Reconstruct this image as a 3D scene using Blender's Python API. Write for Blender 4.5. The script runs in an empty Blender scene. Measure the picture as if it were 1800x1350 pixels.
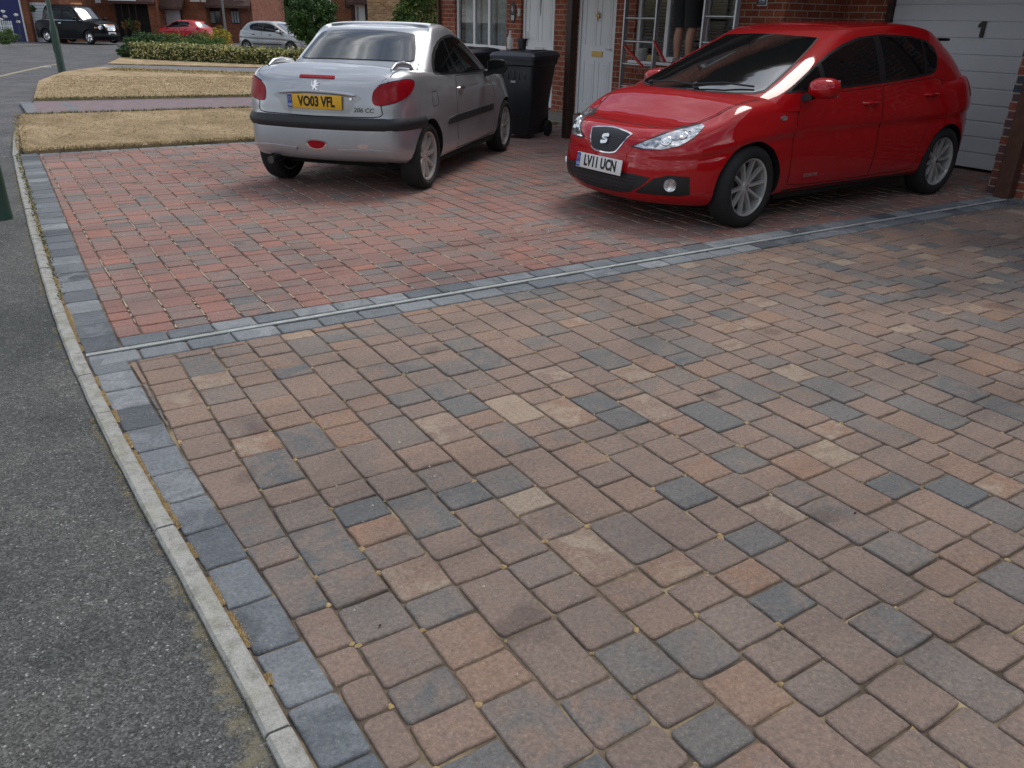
import bpy, bmesh, math, random
import numpy as np
from mathutils import Vector, Matrix
from mathutils.bvhtree import BVHTree
random.seed(7); RNG = np.random.default_rng(7)
SC = bpy.context.scene
COL = SC.collection
PI = math.pi
# ---------------------------------------------------------------- camera maths (measured from the paving grid)
R = np.array([[0.84627, -0.20598, 0.49132], [-0.53237, -0.3616, 0.76539], [0.02, -0.90929, -0.41568]])
CAM = np.array([0.0, 0.0, 1.41]); FPX = 1400.0
def gz(x, y):
    """terrain height: the close falls away gently beyond the second lawn"""
    d = math.hypot(x, y)
    t = min(1.0, max(0.0, (d - 17.0) / 20.0)); t = t * t * (3 - 2 * t)
    return -0.30 * t
def ray(px, py): return R @ np.array([px - 900.0, py - 675.0, FPX])
def un(px, py, z=0.0):
    d = ray(px, py); return CAM + d * ((z - CAM[2]) / d[2])
def ung(px, py):
    z = 0.0
    for _ in range(30):
        p = un(px, py, z); z = 0.5 * z + 0.5 * gz(p[0], p[1])
    return p
def unX(px, py, x):
    d = ray(px, py); return CAM + d * (x / d[0])
def pj(x, y, z):
    v = R.T @ (np.array([x, y, z], float) - CAM); return (900 + FPX * v[0] / v[2], 675 + FPX * v[1] / v[2])
# ---------------------------------------------------------------- materials
MATS = {}
def nt(name):
    m = bpy.data.materials.new(name); m.use_nodes = True
    t = m.node_tree; b = t.nodes['Principled BSDF']; MATS[name] = m
    return m, t, b
def setv(b, **k):
    for a, v in k.items():
        a = a.replace('_', ' ')
        if a in b.inputs:
            i = b.inputs[a]; i.default_value = (*v, 1) if isinstance(v, tuple) and len(v) == 3 and i.type == 'RGBA' else v
def N(t, ty, **k):
    n = t.nodes.new(ty)
    for a, v in k.items():
        if hasattr(n, a): setattr(n, a, v)
    return n
def noise(t, scale, detail=4, rough=.6, vec=None, dist=0):
    n = N(t, 'ShaderNodeTexNoise'); n.inputs['Scale'].default_value = scale; n.inputs['Detail'].default_value = detail
    n.inputs['Roughness'].default_value = rough; n.inputs['Distortion'].default_value = dist
    if vec is not None: t.links.new(vec, n.inputs['Vector'])
    return n
def ramp(t, fac, stops, interp='LINEAR'):
    r = N(t, 'ShaderNodeValToRGB'); cr = r.color_ramp; cr.interpolation = interp
    while len(cr.elements) < len(stops): cr.elements.new(0.5)
    for e, (p, c) in zip(cr.elements, stops):
        e.position = p; e.color = (*c, 1) if len(c) == 3 else c
    if fac is not None: t.links.new(fac, r.inputs['Fac'])
    return r
def mix(t, a, b, fac, mode='MIX'):
    m = N(t, 'ShaderNodeMix', data_type='RGBA', blend_type=mode)
    for s, v in ((6, a), (7, b)):
        if isinstance(v, tuple): m.inputs[s].default_value = (*v, 1) if len(v) == 3 else v
        else: t.links.new(v, m.inputs[s])
    if isinstance(fac, (int, float)): m.inputs[0].default_value = fac
    else: t.links.new(fac, m.inputs[0])
    return m.outputs[2]
def bump(t, b, h, strength=.3, dist=.01):
    n = N(t, 'ShaderNodeBump'); n.inputs['Strength'].default_value = strength; n.inputs['Distance'].default_value = dist
    t.links.new(h, n.inputs['Height']); t.links.new(n.outputs[0], b.inputs['Normal']); return n
def objvec(t): return N(t, 'ShaderNodeTexCoord').outputs['Object']
def geopos(t): return N(t, 'ShaderNodeNewGeometry').outputs['Position']
def simple(name, col, rough=.6, metal=0.0, spec=.5, var=.12, vs=9.0, bmp=0.0, bs=60.0, coat=0.0, bd=.004, coat_r=.03):
    m, t, b = nt(name); v = objvec(t)
    setv(b, Roughness=rough, Metallic=metal, Specular_IOR_Level=spec, Coat_Weight=coat, Coat_Roughness=coat_r)
    n = noise(t, vs, 5, .6, v)
    lo = tuple(c * (1 - var) for c in col); hi = tuple(min(1, c * (1 + var)) for c in col)
    r = ramp(t, n.outputs[0], [(.3, lo), (.7, hi)]); t.links.new(r.outputs[0], b.inputs['Base Color'])
    if bmp:
        n2 = noise(t, bs, 5, .6, v); bump(t, b, n2.outputs[0], bmp, bd)
    return m
# ---------------------------------------------------------------- mesh building
class MB:
    def __init__(s): s.v = []; s.f = []; s.m = []; s.cm = 0; s.T = None
    def add(s, vs, fs):
        o = len(s.v)
        for p in vs:
            s.v.append(tuple(s.T @ Vector(p)) if s.T is not None else tuple(p))
        for f in fs: s.f.append([i + o for i in f]); s.m.append(s.cm)
        return s
    def box(s, c, h, rz=0.0, M=None, bev=0.0):
        """box from centre and half sizes"""
        cx, cy, cz = c; hx, hy, hz = h
        if bev > 0:
            bm = bmesh.new(); bmesh.ops.create_cube(bm, size=1.0)
            for v in bm.verts: v.co = Vector((v.co.x * 2 * hx, v.co.y * 2 * hy, v.co.z * 2 * hz))
            bmesh.ops.bevel(bm, geom=bm.edges[:], offset=bev, segments=2, affect='EDGES', profile=.5)
            bm.verts.index_update(); vs = [tuple(v.co) for v in bm.verts]; fs = [[v.index for v in f.verts] for f in bm.faces]; bm.free()
        else:
            vs = [(a * hx, b * hy, d * hz) for a in (-1, 1) for b in (-1, 1) for d in (-1, 1)]
            fs = [(0, 1, 3, 2), (4, 6, 7, 5), (0, 4, 5, 1), (2, 3, 7, 6), (0, 2, 6, 4), (1, 5, 7, 3)]
        if M is None: M = Matrix.Rotation(rz, 3, 'Z')
        s.add([Vector(c) + M @ Vector(p) for p in vs], fs); return s
    def bx(s, x0, x1, y0, y1, z0, z1, bev=0.0):
        return s.box(((x0 + x1) / 2, (y0 + y1) / 2, (z0 + z1) / 2), (abs(x1 - x0) / 2, abs(y1 - y0) / 2, abs(z1 - z0) / 2), bev=bev)
    def tube(s, pts, r, n=10, caps=True):
        pts = [Vector(p) for p in pts]; rs = r if isinstance(r, (list, tuple)) else [r] * len(pts)
        rings = []; up = None
        for i, p in enumerate(pts):
            d = (pts[min(i + 1, len(pts) - 1)] - pts[max(i - 1, 0)]).normalized()
            if up is None:
                up = Vector((0, 0, 1)) if abs(d.z) < .9 else Vector((1, 0, 0))
            a = d.cross(up).normalized(); b = a.cross(d).normalized(); up = b
            rings.append([p + (a * math.cos(2 * PI * k / n) + b * math.sin(2 * PI * k / n)) * rs[i] for k in range(n)])
        vs = [q for rg in rings for q in rg]; fs = []
        for i in range(len(pts) - 1):
            for k in range(n):
                fs.append((i * n + k, i * n + (k + 1) % n, (i + 1) * n + (k + 1) % n, (i + 1) * n + k))
        if caps: fs.append(tuple(range(n - 1, -1, -1))); fs.append(tuple((len(pts) - 1) * n + k for k in range(n)))
        s.add(vs, fs); return s
    def beam(s, a, b, w, h=None):
        """square bar from a to b"""
        a = Vector(a); b = Vector(b); d = b - a; L = d.length; h = h or w
        q = d.to_track_quat('X', 'Z').to_matrix()
        return s.box(tuple((a + b) / 2), (L / 2, w / 2, h / 2), M=q)
    def lathe(s, prof, n=32, M=None, closed=False):
        """prof: (r, z) pairs around +Z"""
        vs = []; fs = []
        for r, z in prof:
            for k in range(n):
                a = 2 * PI * k / n; p = Vector((r * math.cos(a), r * math.sin(a), z)); vs.append(M @ p if M is not None else p)
        m = len(prof)
        for i in range(m if closed else m - 1):
            for k in range(n):
                j = (i + 1) % m
                fs.append((i * n + k, i * n + (k + 1) % n, j * n + (k + 1) % n, j * n + k))
        if not closed:
            if prof[0][0] > 1e-5: fs.append(tuple(range(n - 1, -1, -1)))
            if prof[-1][0] > 1e-5: fs.append(tuple((m - 1) * n + k for k in range(n)))
        s.add(vs, fs); return s
    def prism(s, pts, a, b, axis='x'):
        """extrude a 2D outline between a and b along axis; 2D coords are the two other axes in order"""
        n = len(pts)
        def P(u, v, w): return {'x': (w, u, v), 'y': (u, w, v), 'z': (u, v, w)}[axis]
        vs = [P(u, v, a) for u, v in pts] + [P(u, v, b) for u, v in pts]
        fs = [tuple(range(n)), tuple(range(2 * n - 1, n - 1, -1))] + [(k, k + n, (k + 1) % n + n, (k + 1) % n) for k in range(n)]
        s.add(vs, fs); return s
    def build(s, name, mats, parent=None, smooth=False, weld=False, angle=None, attrs=None):
        me = bpy.data.meshes.new(name)
        me.from_pydata([tuple(p) for p in s.v], [], s.f)
        if not isinstance(mats, (list, tuple)): mats = [mats]
        for m in mats: me.materials.append(m)
        if max(s.m or [0]) > 0: me.polygons.foreach_set('material_index', s.m)
        bm = bmesh.new(); bm.from_mesh(me)
        if weld: bmesh.ops.remove_doubles(bm, verts=bm.verts[:], dist=1e-5)
        bmesh.ops.recalc_face_normals(bm, faces=bm.faces[:])
        bm.to_mesh(me); bm.free()
        if smooth:
            me.polygons.foreach_set('use_smooth', [True] * len(me.polygons))
            me.set_sharp_from_angle(angle=math.radians(angle or 40))
        me.update()
        o = bpy.data.objects.new(name, me); COL.objects.link(o)
        if parent is not None: o.parent = parent
        return o
def tag(o, label=None, cat=None, group=None, kind=None):
    if label: o['label'] = label
    if cat: o['category'] = cat
    if group: o['group'] = group
    if kind: o['kind'] = kind
    return o
def empty(name, loc=(0, 0, 0), rz=0.0, label=None, cat=None, group=None, scale=1.0):
    o = bpy.data.objects.new(name, None); COL.objects.link(o); o.empty_display_size = .1
    o.location = tuple(float(c) for c in loc); o.rotation_euler = (0, 0, rz); o.scale = (scale,) * 3
    return tag(o, label, cat, group)
def text_mesh(txt, size, bold=0.0, sx=1.0, depth=.002, shear=0.0):
    cu = bpy.data.curves.new('t', 'FONT'); cu.body = txt; cu.size = size; cu.align_x = 'CENTER'; cu.align_y = 'CENTER'
    cu.offset = bold; cu.extrude = depth; cu.resolution_u = 3; cu.shear = shear
    ob = bpy.data.objects.new('t', cu); COL.objects.link(ob)
    dg = bpy.context.evaluated_depsgraph_get(); dg.update()
    me = bpy.data.meshes.new_from_object(ob.evaluated_get(dg))
    bpy.data.objects.remove(ob)
    vs = [Vector((v.co.x * sx, v.co.y, v.co.z)) for v in me.vertices]; fs = [tuple(p.vertices) for p in me.polygons]
    return vs, fs
def text_obj(name, txt, size, mat, parent, origin, U, V, bold=0.0, sx=1.0, depth=.002, shear=0.0):
    """text lying in the plane U (reading direction) x V (up)"""
    vs, fs = text_mesh(txt, size, bold, sx, depth, shear)
    U = Vector(U).normalized(); V = Vector(V).normalized(); W = U.cross(V); O = Vector(origin)
    mb = MB(); mb.add([O + U * p.x + V * p.y + W * p.z for p in vs], fs)
    return mb.build(name, mat, parent)
# ================================================================ materials for the setting
def paver_mat(name, cols, rough=.82, speck=.10, edge=(.5, .38, .2)):
    """blocks: colour per block from the 'tone' attribute, blotches and pale scuffs within"""
    m, t, b = nt(name); P = geopos(t)
    a = N(t, 'ShaderNodeAttribute', attribute_name='tone')
    r = ramp(t, a.outputs['Fac'], cols)
    a2 = N(t, 'ShaderNodeAttribute', attribute_name='tone2')
    r2 = ramp(t, a2.outputs['Fac'], cols)
    nb = noise(t, 9, 3, .5, P, 1.0); rb = ramp(t, nb.outputs[0], [(.42, (0, 0, 0)), (.62, (1, 1, 1))])
    c = mix(t, r.outputs[0], r2.outputs[0], rb.outputs[0])
    nf = noise(t, 75, 8, .82, P); rf = ramp(t, nf.outputs[0], [(.3, (.5, .5, .5)), (.5, (1, 1, 1)), (.7, (1.5, 1.48, 1.44))])
    c = mix(t, c, rf.outputs[0], .9, 'MULTIPLY')
    # weathered broad tone across the drive
    nl = noise(t, .9, 6, .62, P, .8); rl = ramp(t, nl.outputs[0], [(.28, (.72, .74, .77)), (.48, (1, 1, 1)), (.72, (1.2, 1.17, 1.14))])
    c = mix(t, c, rl.outputs[0], 1.0, 'MULTIPLY')
    # faint tyre tracks running up the drive
    mt = N(t, 'ShaderNodeMapping'); mt.inputs['Scale'].default_value = (.25, 2.6, 1); t.links.new(P, mt.inputs[0])
    ntk = noise(t, 1.0, 4, .6, mt.outputs[0]); rtk = ramp(t, ntk.outputs[0], [(.36, (.82, .82, .83)), (.5, (1, 1, 1)), (.68, (1.07, 1.06, 1.04))]); c = mix(t, c, rtk.outputs[0], 1.0, 'MULTIPLY')
    nst = noise(t, 2.7, 2, .5, P); rst = ramp(t, nst.outputs[0], [(.27, (.6, .6, .62)), (.33, (1, 1, 1))]); c = mix(t, c, rst.outputs[0], .8, 'MULTIPLY')
    # pale flecks of sand and scuffs
    ns = noise(t, 150, 3, .8, P); rs = ramp(t, ns.outputs[0], [(.62, (0, 0, 0)), (.7, (1, 1, 1))])
    ns2 = noise(t, 14, 2, .5, P); m2 = N(t, 'ShaderNodeMath', operation='MULTIPLY'); t.links.new(rs.outputs[0], m2.inputs[0]); t.links.new(ns2.outputs[0], m2.inputs[1])
    c = mix(t, c, edge, m2.outputs[0])
    # thin scratches
    mp = N(t, 'ShaderNodeMapping'); mp.inputs['Scale'].default_value = (60, 6, 1); mp.inputs['Rotation'].default_value = (0, 0, .7); t.links.new(P, mp.inputs[0])
    nsc = noise(t, 4, 2, .6, mp.outputs[0]); rsc = ramp(t, nsc.outputs[0], [(.70, (0, 0, 0)), (.78, (.28, .28, .28))])
    c = mix(t, c, (.45, .42, .38), rsc.outputs[0])
    t.links.new(c, b.inputs['Base Color']); setv(b, Roughness=rough, Specular_IOR_Level=.45)
    nh = noise(t, 130, 6, .7, P); nh2 = noise(t, 24, 3, .6, P)
    ad = N(t, 'ShaderNodeMath', operation='ADD'); t.links.new(nh.outputs[0], ad.inputs[0]); t.links.new(nh2.outputs[0], ad.inputs[1])
    bump(t, b, ad.outputs[0], .8, .006); return m
M_BROWN = paver_mat('brown_blocks', [(0, (.125, .13, .135)), (.14, (.16, .152, .146)), (.28, (.192, .162, .145)), (.5, (.22, .163, .138)), (.7, (.238, .174, .143)), (.86, (.258, .175, .132)), (.95, (.272, .168, .12)), (1, (.32, .255, .2))])
M_RED = paver_mat('red_blocks', [(0, (.155, .15, .15)), (.15, (.205, .168, .155)), (.35, (.24, .16, .142)), (.6, (.265, .153, .133)), (.88, (.285, .148, .124)), (1, (.32, .155, .12))])
M_CHAR = paver_mat('charcoal_blocks', [(0, (.07, .08, .093)), (.3, (.12, .136, .156)), (.65, (.19, .21, .233)), (1, (.28, .3, .318))])
def sand_mat():
    m, t, b = nt('joint_sand'); P = geopos(t)
    n = noise(t, 7, 4, .6, P); r = ramp(t, n.outputs[0], [(.36, (.055, .042, .032)), (.54, (.15, .115, .078)), (.7, (.38, .30, .18))])
    t.links.new(r.outputs[0], b.inputs['Base Color']); setv(b, Roughness=.95)
    n2 = noise(t, 300, 3, .7, P); bump(t, b, n2.outputs[0], .6, .003); return m
M_SAND = sand_mat()
def spill_mat():
    m, t, b = nt('spilt_sand'); P = geopos(t)
    n = noise(t, 60, 4, .6, P); r = ramp(t, n.outputs[0], [(.35, (.3, .21, .1)), (.7, (.52, .39, .2))])
    t.links.new(r.outputs[0], b.inputs['Base Color']); setv(b, Roughness=.95)
    n2 = noise(t, 300, 3, .7, P); bump(t, b, n2.outputs[0], .6, .003); return m
M_SPILL = spill_mat()
def asphalt_mat(name, base, pale, k=1.0):
    m, t, b = nt(name); P = geopos(t)
    v = N(t, 'ShaderNodeTexVoronoi'); v.inputs['Scale'].default_value = 210 * k; v.inputs['Randomness'].default_value = 1; t.links.new(P, v.inputs['Vector'])
    sep = N(t, 'ShaderNodeSeparateColor'); t.links.new(v.outputs['Color'], sep.inputs[0])
    r = ramp(t, sep.outputs[0], [(0, tuple(c * .5 for c in base)), (.55, base), (.92, tuple(c * 1.5 for c in base)), (.985, pale), (1, (.34, .34, .34))])
    nl = noise(t, 1.3, 6, .65, P, .6); rl = ramp(t, nl.outputs[0], [(.3, (.62, .66, .65)), (.5, (1, 1, 1)), (.7, (1.42, 1.36, 1.28))])
    c = mix(t, r.outputs[0], rl.outputs[0], 1.0, 'MULTIPLY')
    nm = noise(t, 34, 4, .7, P); rm = ramp(t, nm.outputs[0], [(.3, (.7, .7, .7)), (.7, (1.3, 1.3, 1.3))]); c = mix(t, c, rm.outputs[0], .8, 'MULTIPLY')
    # sandy dirt near the kerb
    sp = N(t, 'ShaderNodeSeparateXYZ'); t.links.new(P, sp.inputs[0])
    mr = N(t, 'ShaderNodeMapRange'); mr.inputs['From Min'].default_value = .04; mr.inputs['From Max'].default_value = .19; t.links.new(sp.outputs[0], mr.inputs['Value'])
    nd = noise(t, 16, 5, .7, P); ad = N(t, 'ShaderNodeMath', operation='MULTIPLY'); t.links.new(mr.outputs[0], ad.inputs[0]); t.links.new(nd.outputs[0], ad.inputs[1])
    rd = ramp(t, ad.outputs[0], [(.42, (0, 0, 0)), (.6, (.6, .6, .6))])
    ly = N(t, 'ShaderNodeMath', operation='LESS_THAN'); ly.inputs[1].default_value = 12.0; t.links.new(sp.outputs[1], ly.inputs[0])
    fm = N(t, 'ShaderNodeMath', operation='MULTIPLY'); t.links.new(rd.outputs[0], fm.inputs[0]); t.links.new(ly.outputs[0], fm.inputs[1])
    c = mix(t, c, (.22, .19, .12), fm.outputs[0])
    t.links.new(c, b.inputs['Base Color']); setv(b, Roughness=.9, Specular_IOR_Level=.35)
    bump(t, b, v.outputs['Distance'], .7, .004); return m
M_ASPH = asphalt_mat('footway_tarmac', (.084, .087, .086), (.18, .18, .18))
M_ROAD = asphalt_mat('road_tarmac', (.1, .1, .108), (.24, .24, .24), .6)
M_PATH = simple('path_tarmac', (.15, .15, .17), .9, bmp=.5, bs=90)
def conc_mat(name, base, stain):
    m, t, b = nt(name); P = geopos(t)
    n = noise(t, 18, 6, .7, P, .4); r = ramp(t, n.outputs[0], [(.32, stain), (.5, base), (.75, tuple(min(1, c * 1.25) for c in base))])
    n3 = noise(t, 5, 5, .7, P); r3 = ramp(t, n3.outputs[0], [(.5, (0, 0, 0)), (.7, (.6, .6, .6))])
    c = mix(t, r.outputs[0], (.2, .19, .1), r3.outputs[0])
    nv = noise(t, 160, 3, .7, P); rv = ramp(t, nv.outputs[0], [(.3, (.75, .75, .75)), (.7, (1.2, 1.2, 1.2))]); c = mix(t, c, rv.outputs[0], 1, 'MULTIPLY')
    t.links.new(c, b.inputs['Base Color']); setv(b, Roughness=.9)
    bump(t, b, nv.outputs[0], .6, .004); return m
M_KERB = conc_mat('kerb_concrete', (.33, .33, .31), (.19, .185, .165))
M_PALE = conc_mat('pale_channel', (.38, .41, .41), (.27, .29, .29))
def lawn_mat():
    m, t, b = nt('dry_lawn'); P = geopos(t)
    mp = N(t, 'ShaderNodeMapping'); mp.inputs['Scale'].default_value = (1, .6, 1); t.links.new(P, mp.inputs[0])
    n = noise(t, 1.6, 8, .75, mp.outputs[0], .8); r = ramp(t, n.outputs[0], [(.3, (.19, .165, .09)), (.42, (.35, .265, .16)), (.55, (.47, .355, .225)), (.7, (.6, .475, .32))])
    n2 = noise(t, 24, 6, .75, P); r2 = ramp(t, n2.outputs[0], [(.25, (.5, .5, .46)), (.5, (1, 1, 1)), (.75, (1.3, 1.28, 1.2))])
    c = mix(t, r.outputs[0], r2.outputs[0], 1, 'MULTIPLY'); t.links.new(c, b.inputs['Base Color']); setv(b, Roughness=1.0, Specular_IOR_Level=.1)
    n3 = noise(t, 90, 5, .8, P); bump(t, b, n3.outputs[0], 1.0, .02); return m
M_LAWN = lawn_mat()
M_SOIL = simple('soil', (.06, .045, .03), .95, bmp=.8, bs=40, bd=.02)
M_BLACK = simple('slot_black', (.012, .012, .013), .8)
# ================================================================ ground
def lerp_tab(tab, y):
    if y <= tab[0][0]: return tab[0][1]
    for (a, b), (c, d) in zip(tab, tab[1:]):
        if y <= c: return b + (d - b) * (y - a) / (c - a)
    return tab[-1][1]
# X of the border's street edge and of its inner edge, along Y
OUT = [(-2, .37), (.6, .335), (1.25, .308), (1.65, .284), (2.05, .254), (2.46, .224), (3.09, .189), (3.7, .164), (4.5, .152), (5.4, .157), (6.5, .168), (9.1, .212), (10.2, .24)]
INN = [(-2, .47), (.6, .44), (1.25, .422), (1.66, .400), (2.07, .373), (2.49, .348), (3.11, .327), (3.6, .311), (4.3, .314), (5.4, .326), (6.25, .342), (9.0, .39), (10.2, .40)]
KW = .085
def _smooth(tab):
    ys_ = [a for a, b in tab]; out = []
    for y in np.arange(-2, 10.3, .1):
        w = 0; v = 0
        for q in np.linspace(-1.1, 1.1, 23):
            yy = min(max(y + q, -2), 10.2)
            for (a, b), (c_, d_) in zip(tab, tab[1:]):
                if a <= yy <= c_: val = b + (d_ - b) * (yy - a) / (c_ - a); break
            k = math.exp(-(q / .5) ** 2); v += k * val; w += k
        out.append((float(y), v / w))
    return out
OUT = _smooth(OUT); INN = _smooth(INN)
def sheet(name, x0, x1, y0, y1, nx, ny, z, mat, kind='structure'):
    mb = MB(); xs = np.linspace(x0, x1, nx + 1); ys = np.linspace(y0, y1, ny + 1)
    vs = [(x, y, gz(x, y) + z) for y in ys for x in xs]
    fs = [(j * (nx + 1) + i, j * (nx + 1) + i + 1, (j + 1) * (nx + 1) + i + 1, (j + 1) * (nx + 1) + i) for j in range(ny) for i in range(nx)]
    mb.add(vs, fs); o = mb.build(name, mat, smooth=True); tag(o, kind=kind); return o
def strip(name, left, right, z, mat, skirt=0.0, sub=10, kind='structure', across=12):
    """a sheet between two polylines of (x,y) with the same number of points, following the terrain"""
    L = []; Q = []
    for i in range(len(left) - 1):
        for k in range(sub):
            u = k / sub
            L.append((left[i][0] * (1 - u) + left[i + 1][0] * u, left[i][1] * (1 - u) + left[i + 1][1] * u)); Q.append((right[i][0] * (1 - u) + right[i + 1][0] * u, right[i][1] * (1 - u) + right[i + 1][1] * u))
    L.append(left[-1]); Q.append(right[-1]); mb = MB(); vs = []; fs = []; n = across
    for a, b in zip(L, Q):
        for k in range(n + 1):
            u = k / n; x = a[0] * (1 - u) + b[0] * u; y = a[1] * (1 - u) + b[1] * u; vs.append((x, y, gz(x, y) + z))
    for i in range(len(L) - 1):
        for k in range(n): fs.append((i * (n + 1) + k, i * (n + 1) + k + 1, (i + 1) * (n + 1) + k + 1, (i + 1) * (n + 1) + k))
    if skirt:
        rim = [i * (n + 1) for i in range(len(L))] + [(len(L) - 1) * (n + 1) + k for k in range(1, n + 1)] + [i * (n + 1) + n for i in range(len(L) - 2, -1, -1)] + [k for k in range(n - 1, 0, -1)]
        base = len(vs)
        for r in rim: vs.append((vs[r][0], vs[r][1], vs[r][2] - skirt))
        m = len(rim)
        for i in range(m): fs.append((rim[i], rim[(i + 1) % m], base + (i + 1) % m, base + i))
    mb.add(vs, fs); o = mb.build(name, mat, smooth=True, angle=50); tag(o, kind=kind); return o
sheet('ground', -420, 420, -300, 420, 120, 110, -.075, M_SOIL)
sheet('road', -60, 60, -8, 120, 120, 128, -.05, M_ROAD)
def grid_between(name, y0, y1, ny, fl, fr, nx, z, mat):
    L = [(fl(y), y) for y in np.linspace(y0, y1, ny)]; Q = [(fr(y), y) for y in np.linspace(y0, y1, ny)]
    return strip(name, L, Q, z, mat, sub=1, across=nx)
# footway tarmac beside the kerb
kx = lambda y: lerp_tab(OUT, y) - KW
grid_between('footway', -3, 10.1, 60, lambda y: -3.2, lambda y: kx(y) + .03, 8, -.008, M_ASPH)
# bed of jointing sand under all the blocks
sand = grid_between('sand_bed', -3, 10.17, 60, lambda y: lerp_tab(OUT, y) - .01, lambda y: 10.3, 10, -.0075, M_SAND)
# ---- blocks
def blocks(name, items, mat, kind='structure', parent=None, dome=.004, gap=.0035, rnd=.012, seed=1):
    """items: (x0,x1,y0,y1,tone,tone2,dz). every block is its own island: worn rounded corners, chamfered rim"""
    rg = np.random.default_rng(seed); V = []; F = []; T = []; T2 = []; ring = 16
    cs = [(math.cos(a), math.sin(a)) for a in (0, PI / 4, PI / 2)]
    for q_ in items:
        x0, x1, y0, y1, tn, tn2, dz = q_[:7]; shr, shl = (q_[7], q_[8]) if len(q_) > 7 else (0, 0)
        cx, cy = (x0 + x1) / 2, (y0 + y1) / 2; hx, hy = (x1 - x0) / 2 - gap, (y1 - y0) / 2 - gap
        if hx < .0025 or hy < .0025: continue
        r = min(rnd * (0.35 + .8 * rg.random()), hx * .45, hy * .45); pts = []
        for sx, sy, st in ((1, 1, 0), (-1, 1, 1), (-1, -1, 2), (1, -1, 3)):
            rr = r * (.5 + rg.random()); rr = min(rr, hx * .6, hy * .6)
            for k in range(3):
                a = st * PI / 2 + k * PI / 4
                pts.append((sx * (hx - rr) + rr * math.cos(a), sy * (hy - rr) + rr * math.sin(a)))
            # one mid-side point
            nx_, ny_ = {0: (0, 1), 1: (-1, 0), 2: (0, -1), 3: (1, 0)}[st]
            pts.append((nx_ * hx + (0 if nx_ else rg.uniform(-.3, .3) * hx), ny_ * hy + (0 if ny_ else rg.uniform(-.3, .3) * hy)))
        pts = [(px + rg.normal(0, .0011), py + rg.normal(0, .0011)) for px, py in pts]
        ang = rg.normal(0, .007); ca, sa = math.cos(ang), math.sin(ang)
        tx, ty = rg.normal(0, .0035), rg.normal(0, .0035)
        o = len(V); ch = .0042
        for lv in range(4):
            for (px, py) in pts:
                q = math.hypot(px, py) or 1
                if lv == 0: s, z = 1.0, -.03
                elif lv == 1: s, z = 1.0, -ch + rg.normal(0, .0008)
                elif lv == 2: s, z = 1 - ch / q * 1.15, 0
                else: s, z = max(.3, 1 - ch / q * 2.6), .0002
                X_, Y_ = px * s, py * s
                V.append((cx + X_ * ca - Y_ * sa + Y_ * (shl * (.5 - X_ / (2 * hx)) + shr * (.5 + X_ / (2 * hx))), cy + X_ * sa + Y_ * ca, dz + z + X_ * tx + Y_ * ty)); T.append(tn); T2.append(tn2)
        V.append((cx, cy, dz + 0.0)); T.append(tn); T2.append(tn2)
        n = len(pts)
        for lv in range(3):
            for k in range(n): F.append((o + lv * n + k, o + lv * n + (k + 1) % n, o + (lv + 1) * n + (k + 1) % n, o + (lv + 1) * n + k))
        c = o + 4 * n
        for k in range(n): F.append((o + 3 * n + k, o + 3 * n + (k + 1) % n, c))
    me = bpy.data.meshes.new(name); me.from_pydata(V, [], F)
    at = me.attributes.new('tone', 'FLOAT', 'POINT'); at.data.foreach_set('value', T)
    at = me.attributes.new('tone2', 'FLOAT', 'POINT'); at.data.foreach_set('value', T2)
    me.polygons.foreach_set('use_smooth', [True] * len(F)); me.materials.append(mat); me.set_sharp_from_angle(angle=math.radians(58)); me.update()
    o = bpy.data.objects.new(name, me); COL.objects.link(o)
    if parent: o.parent = parent
    else: tag(o, kind=kind)
    return o
rg = np.random.default_rng(11)
def tones(rg, mu, sd):
    a = float(np.clip(rg.normal(mu, sd), 0, 1)); b = float(np.clip(a + rg.normal(0, .22), 0, 1)); return a, b
# border beside the kerb
it = []; y = -1.2
while y < 10.12:
    L = .2 if y < 3.6 or y > 3.98 else .2
    y1 = y + .198 + rg.normal(0, .003)
    if y < 3.77 < y1: y1 = 3.785
    elif y >= 3.77 and y < 3.84: y = 3.832; y1 = 4.03
    a, b = tones(rg, .42, .17); ym = (y + y1) / 2
    it.append((lerp_tab(OUT, ym) - .004, lerp_tab(INN, ym) + .002, y, y1, a, b, rg.normal(0, .0012), (lerp_tab(INN, y1) - lerp_tab(INN, y)) / (y1 - y), (lerp_tab(OUT, y1) - lerp_tab(OUT, y)) / (y1 - y))); y = y1
it2 = []
# the two charcoal courses beside the drain and the edging on the lawn side
for (ya, yb) in ((3.65, 3.778), (3.842, 3.967)):
    x = lerp_tab(OUT if ya < 3.8 else INN, 3.8) + (.0 if ya < 3.8 else .005)
    while x < 9.0:
        L = .211 + rg.normal(0, .004); a, b = tones(rg, .56, .2)
        it2.append((x, x + L, ya + rg.normal(0, .0015), yb + rg.normal(0, .0015), a, b, rg.normal(0, .0012))); x += L
x = .41
while x < 7.4:
    L = .2 + rg.normal(0, .003); a, b = tones(rg, .75, .15); it2.append((x, x + L, 10.055, 10.155, a, b, 0)); x += L
it = [q for q in it if not (3.64 < (q[2] + q[3]) / 2 < 3.7 and False)]
border = blocks('driveway_border', it + it2, M_CHAR, seed=3, rnd=.014)
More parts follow.
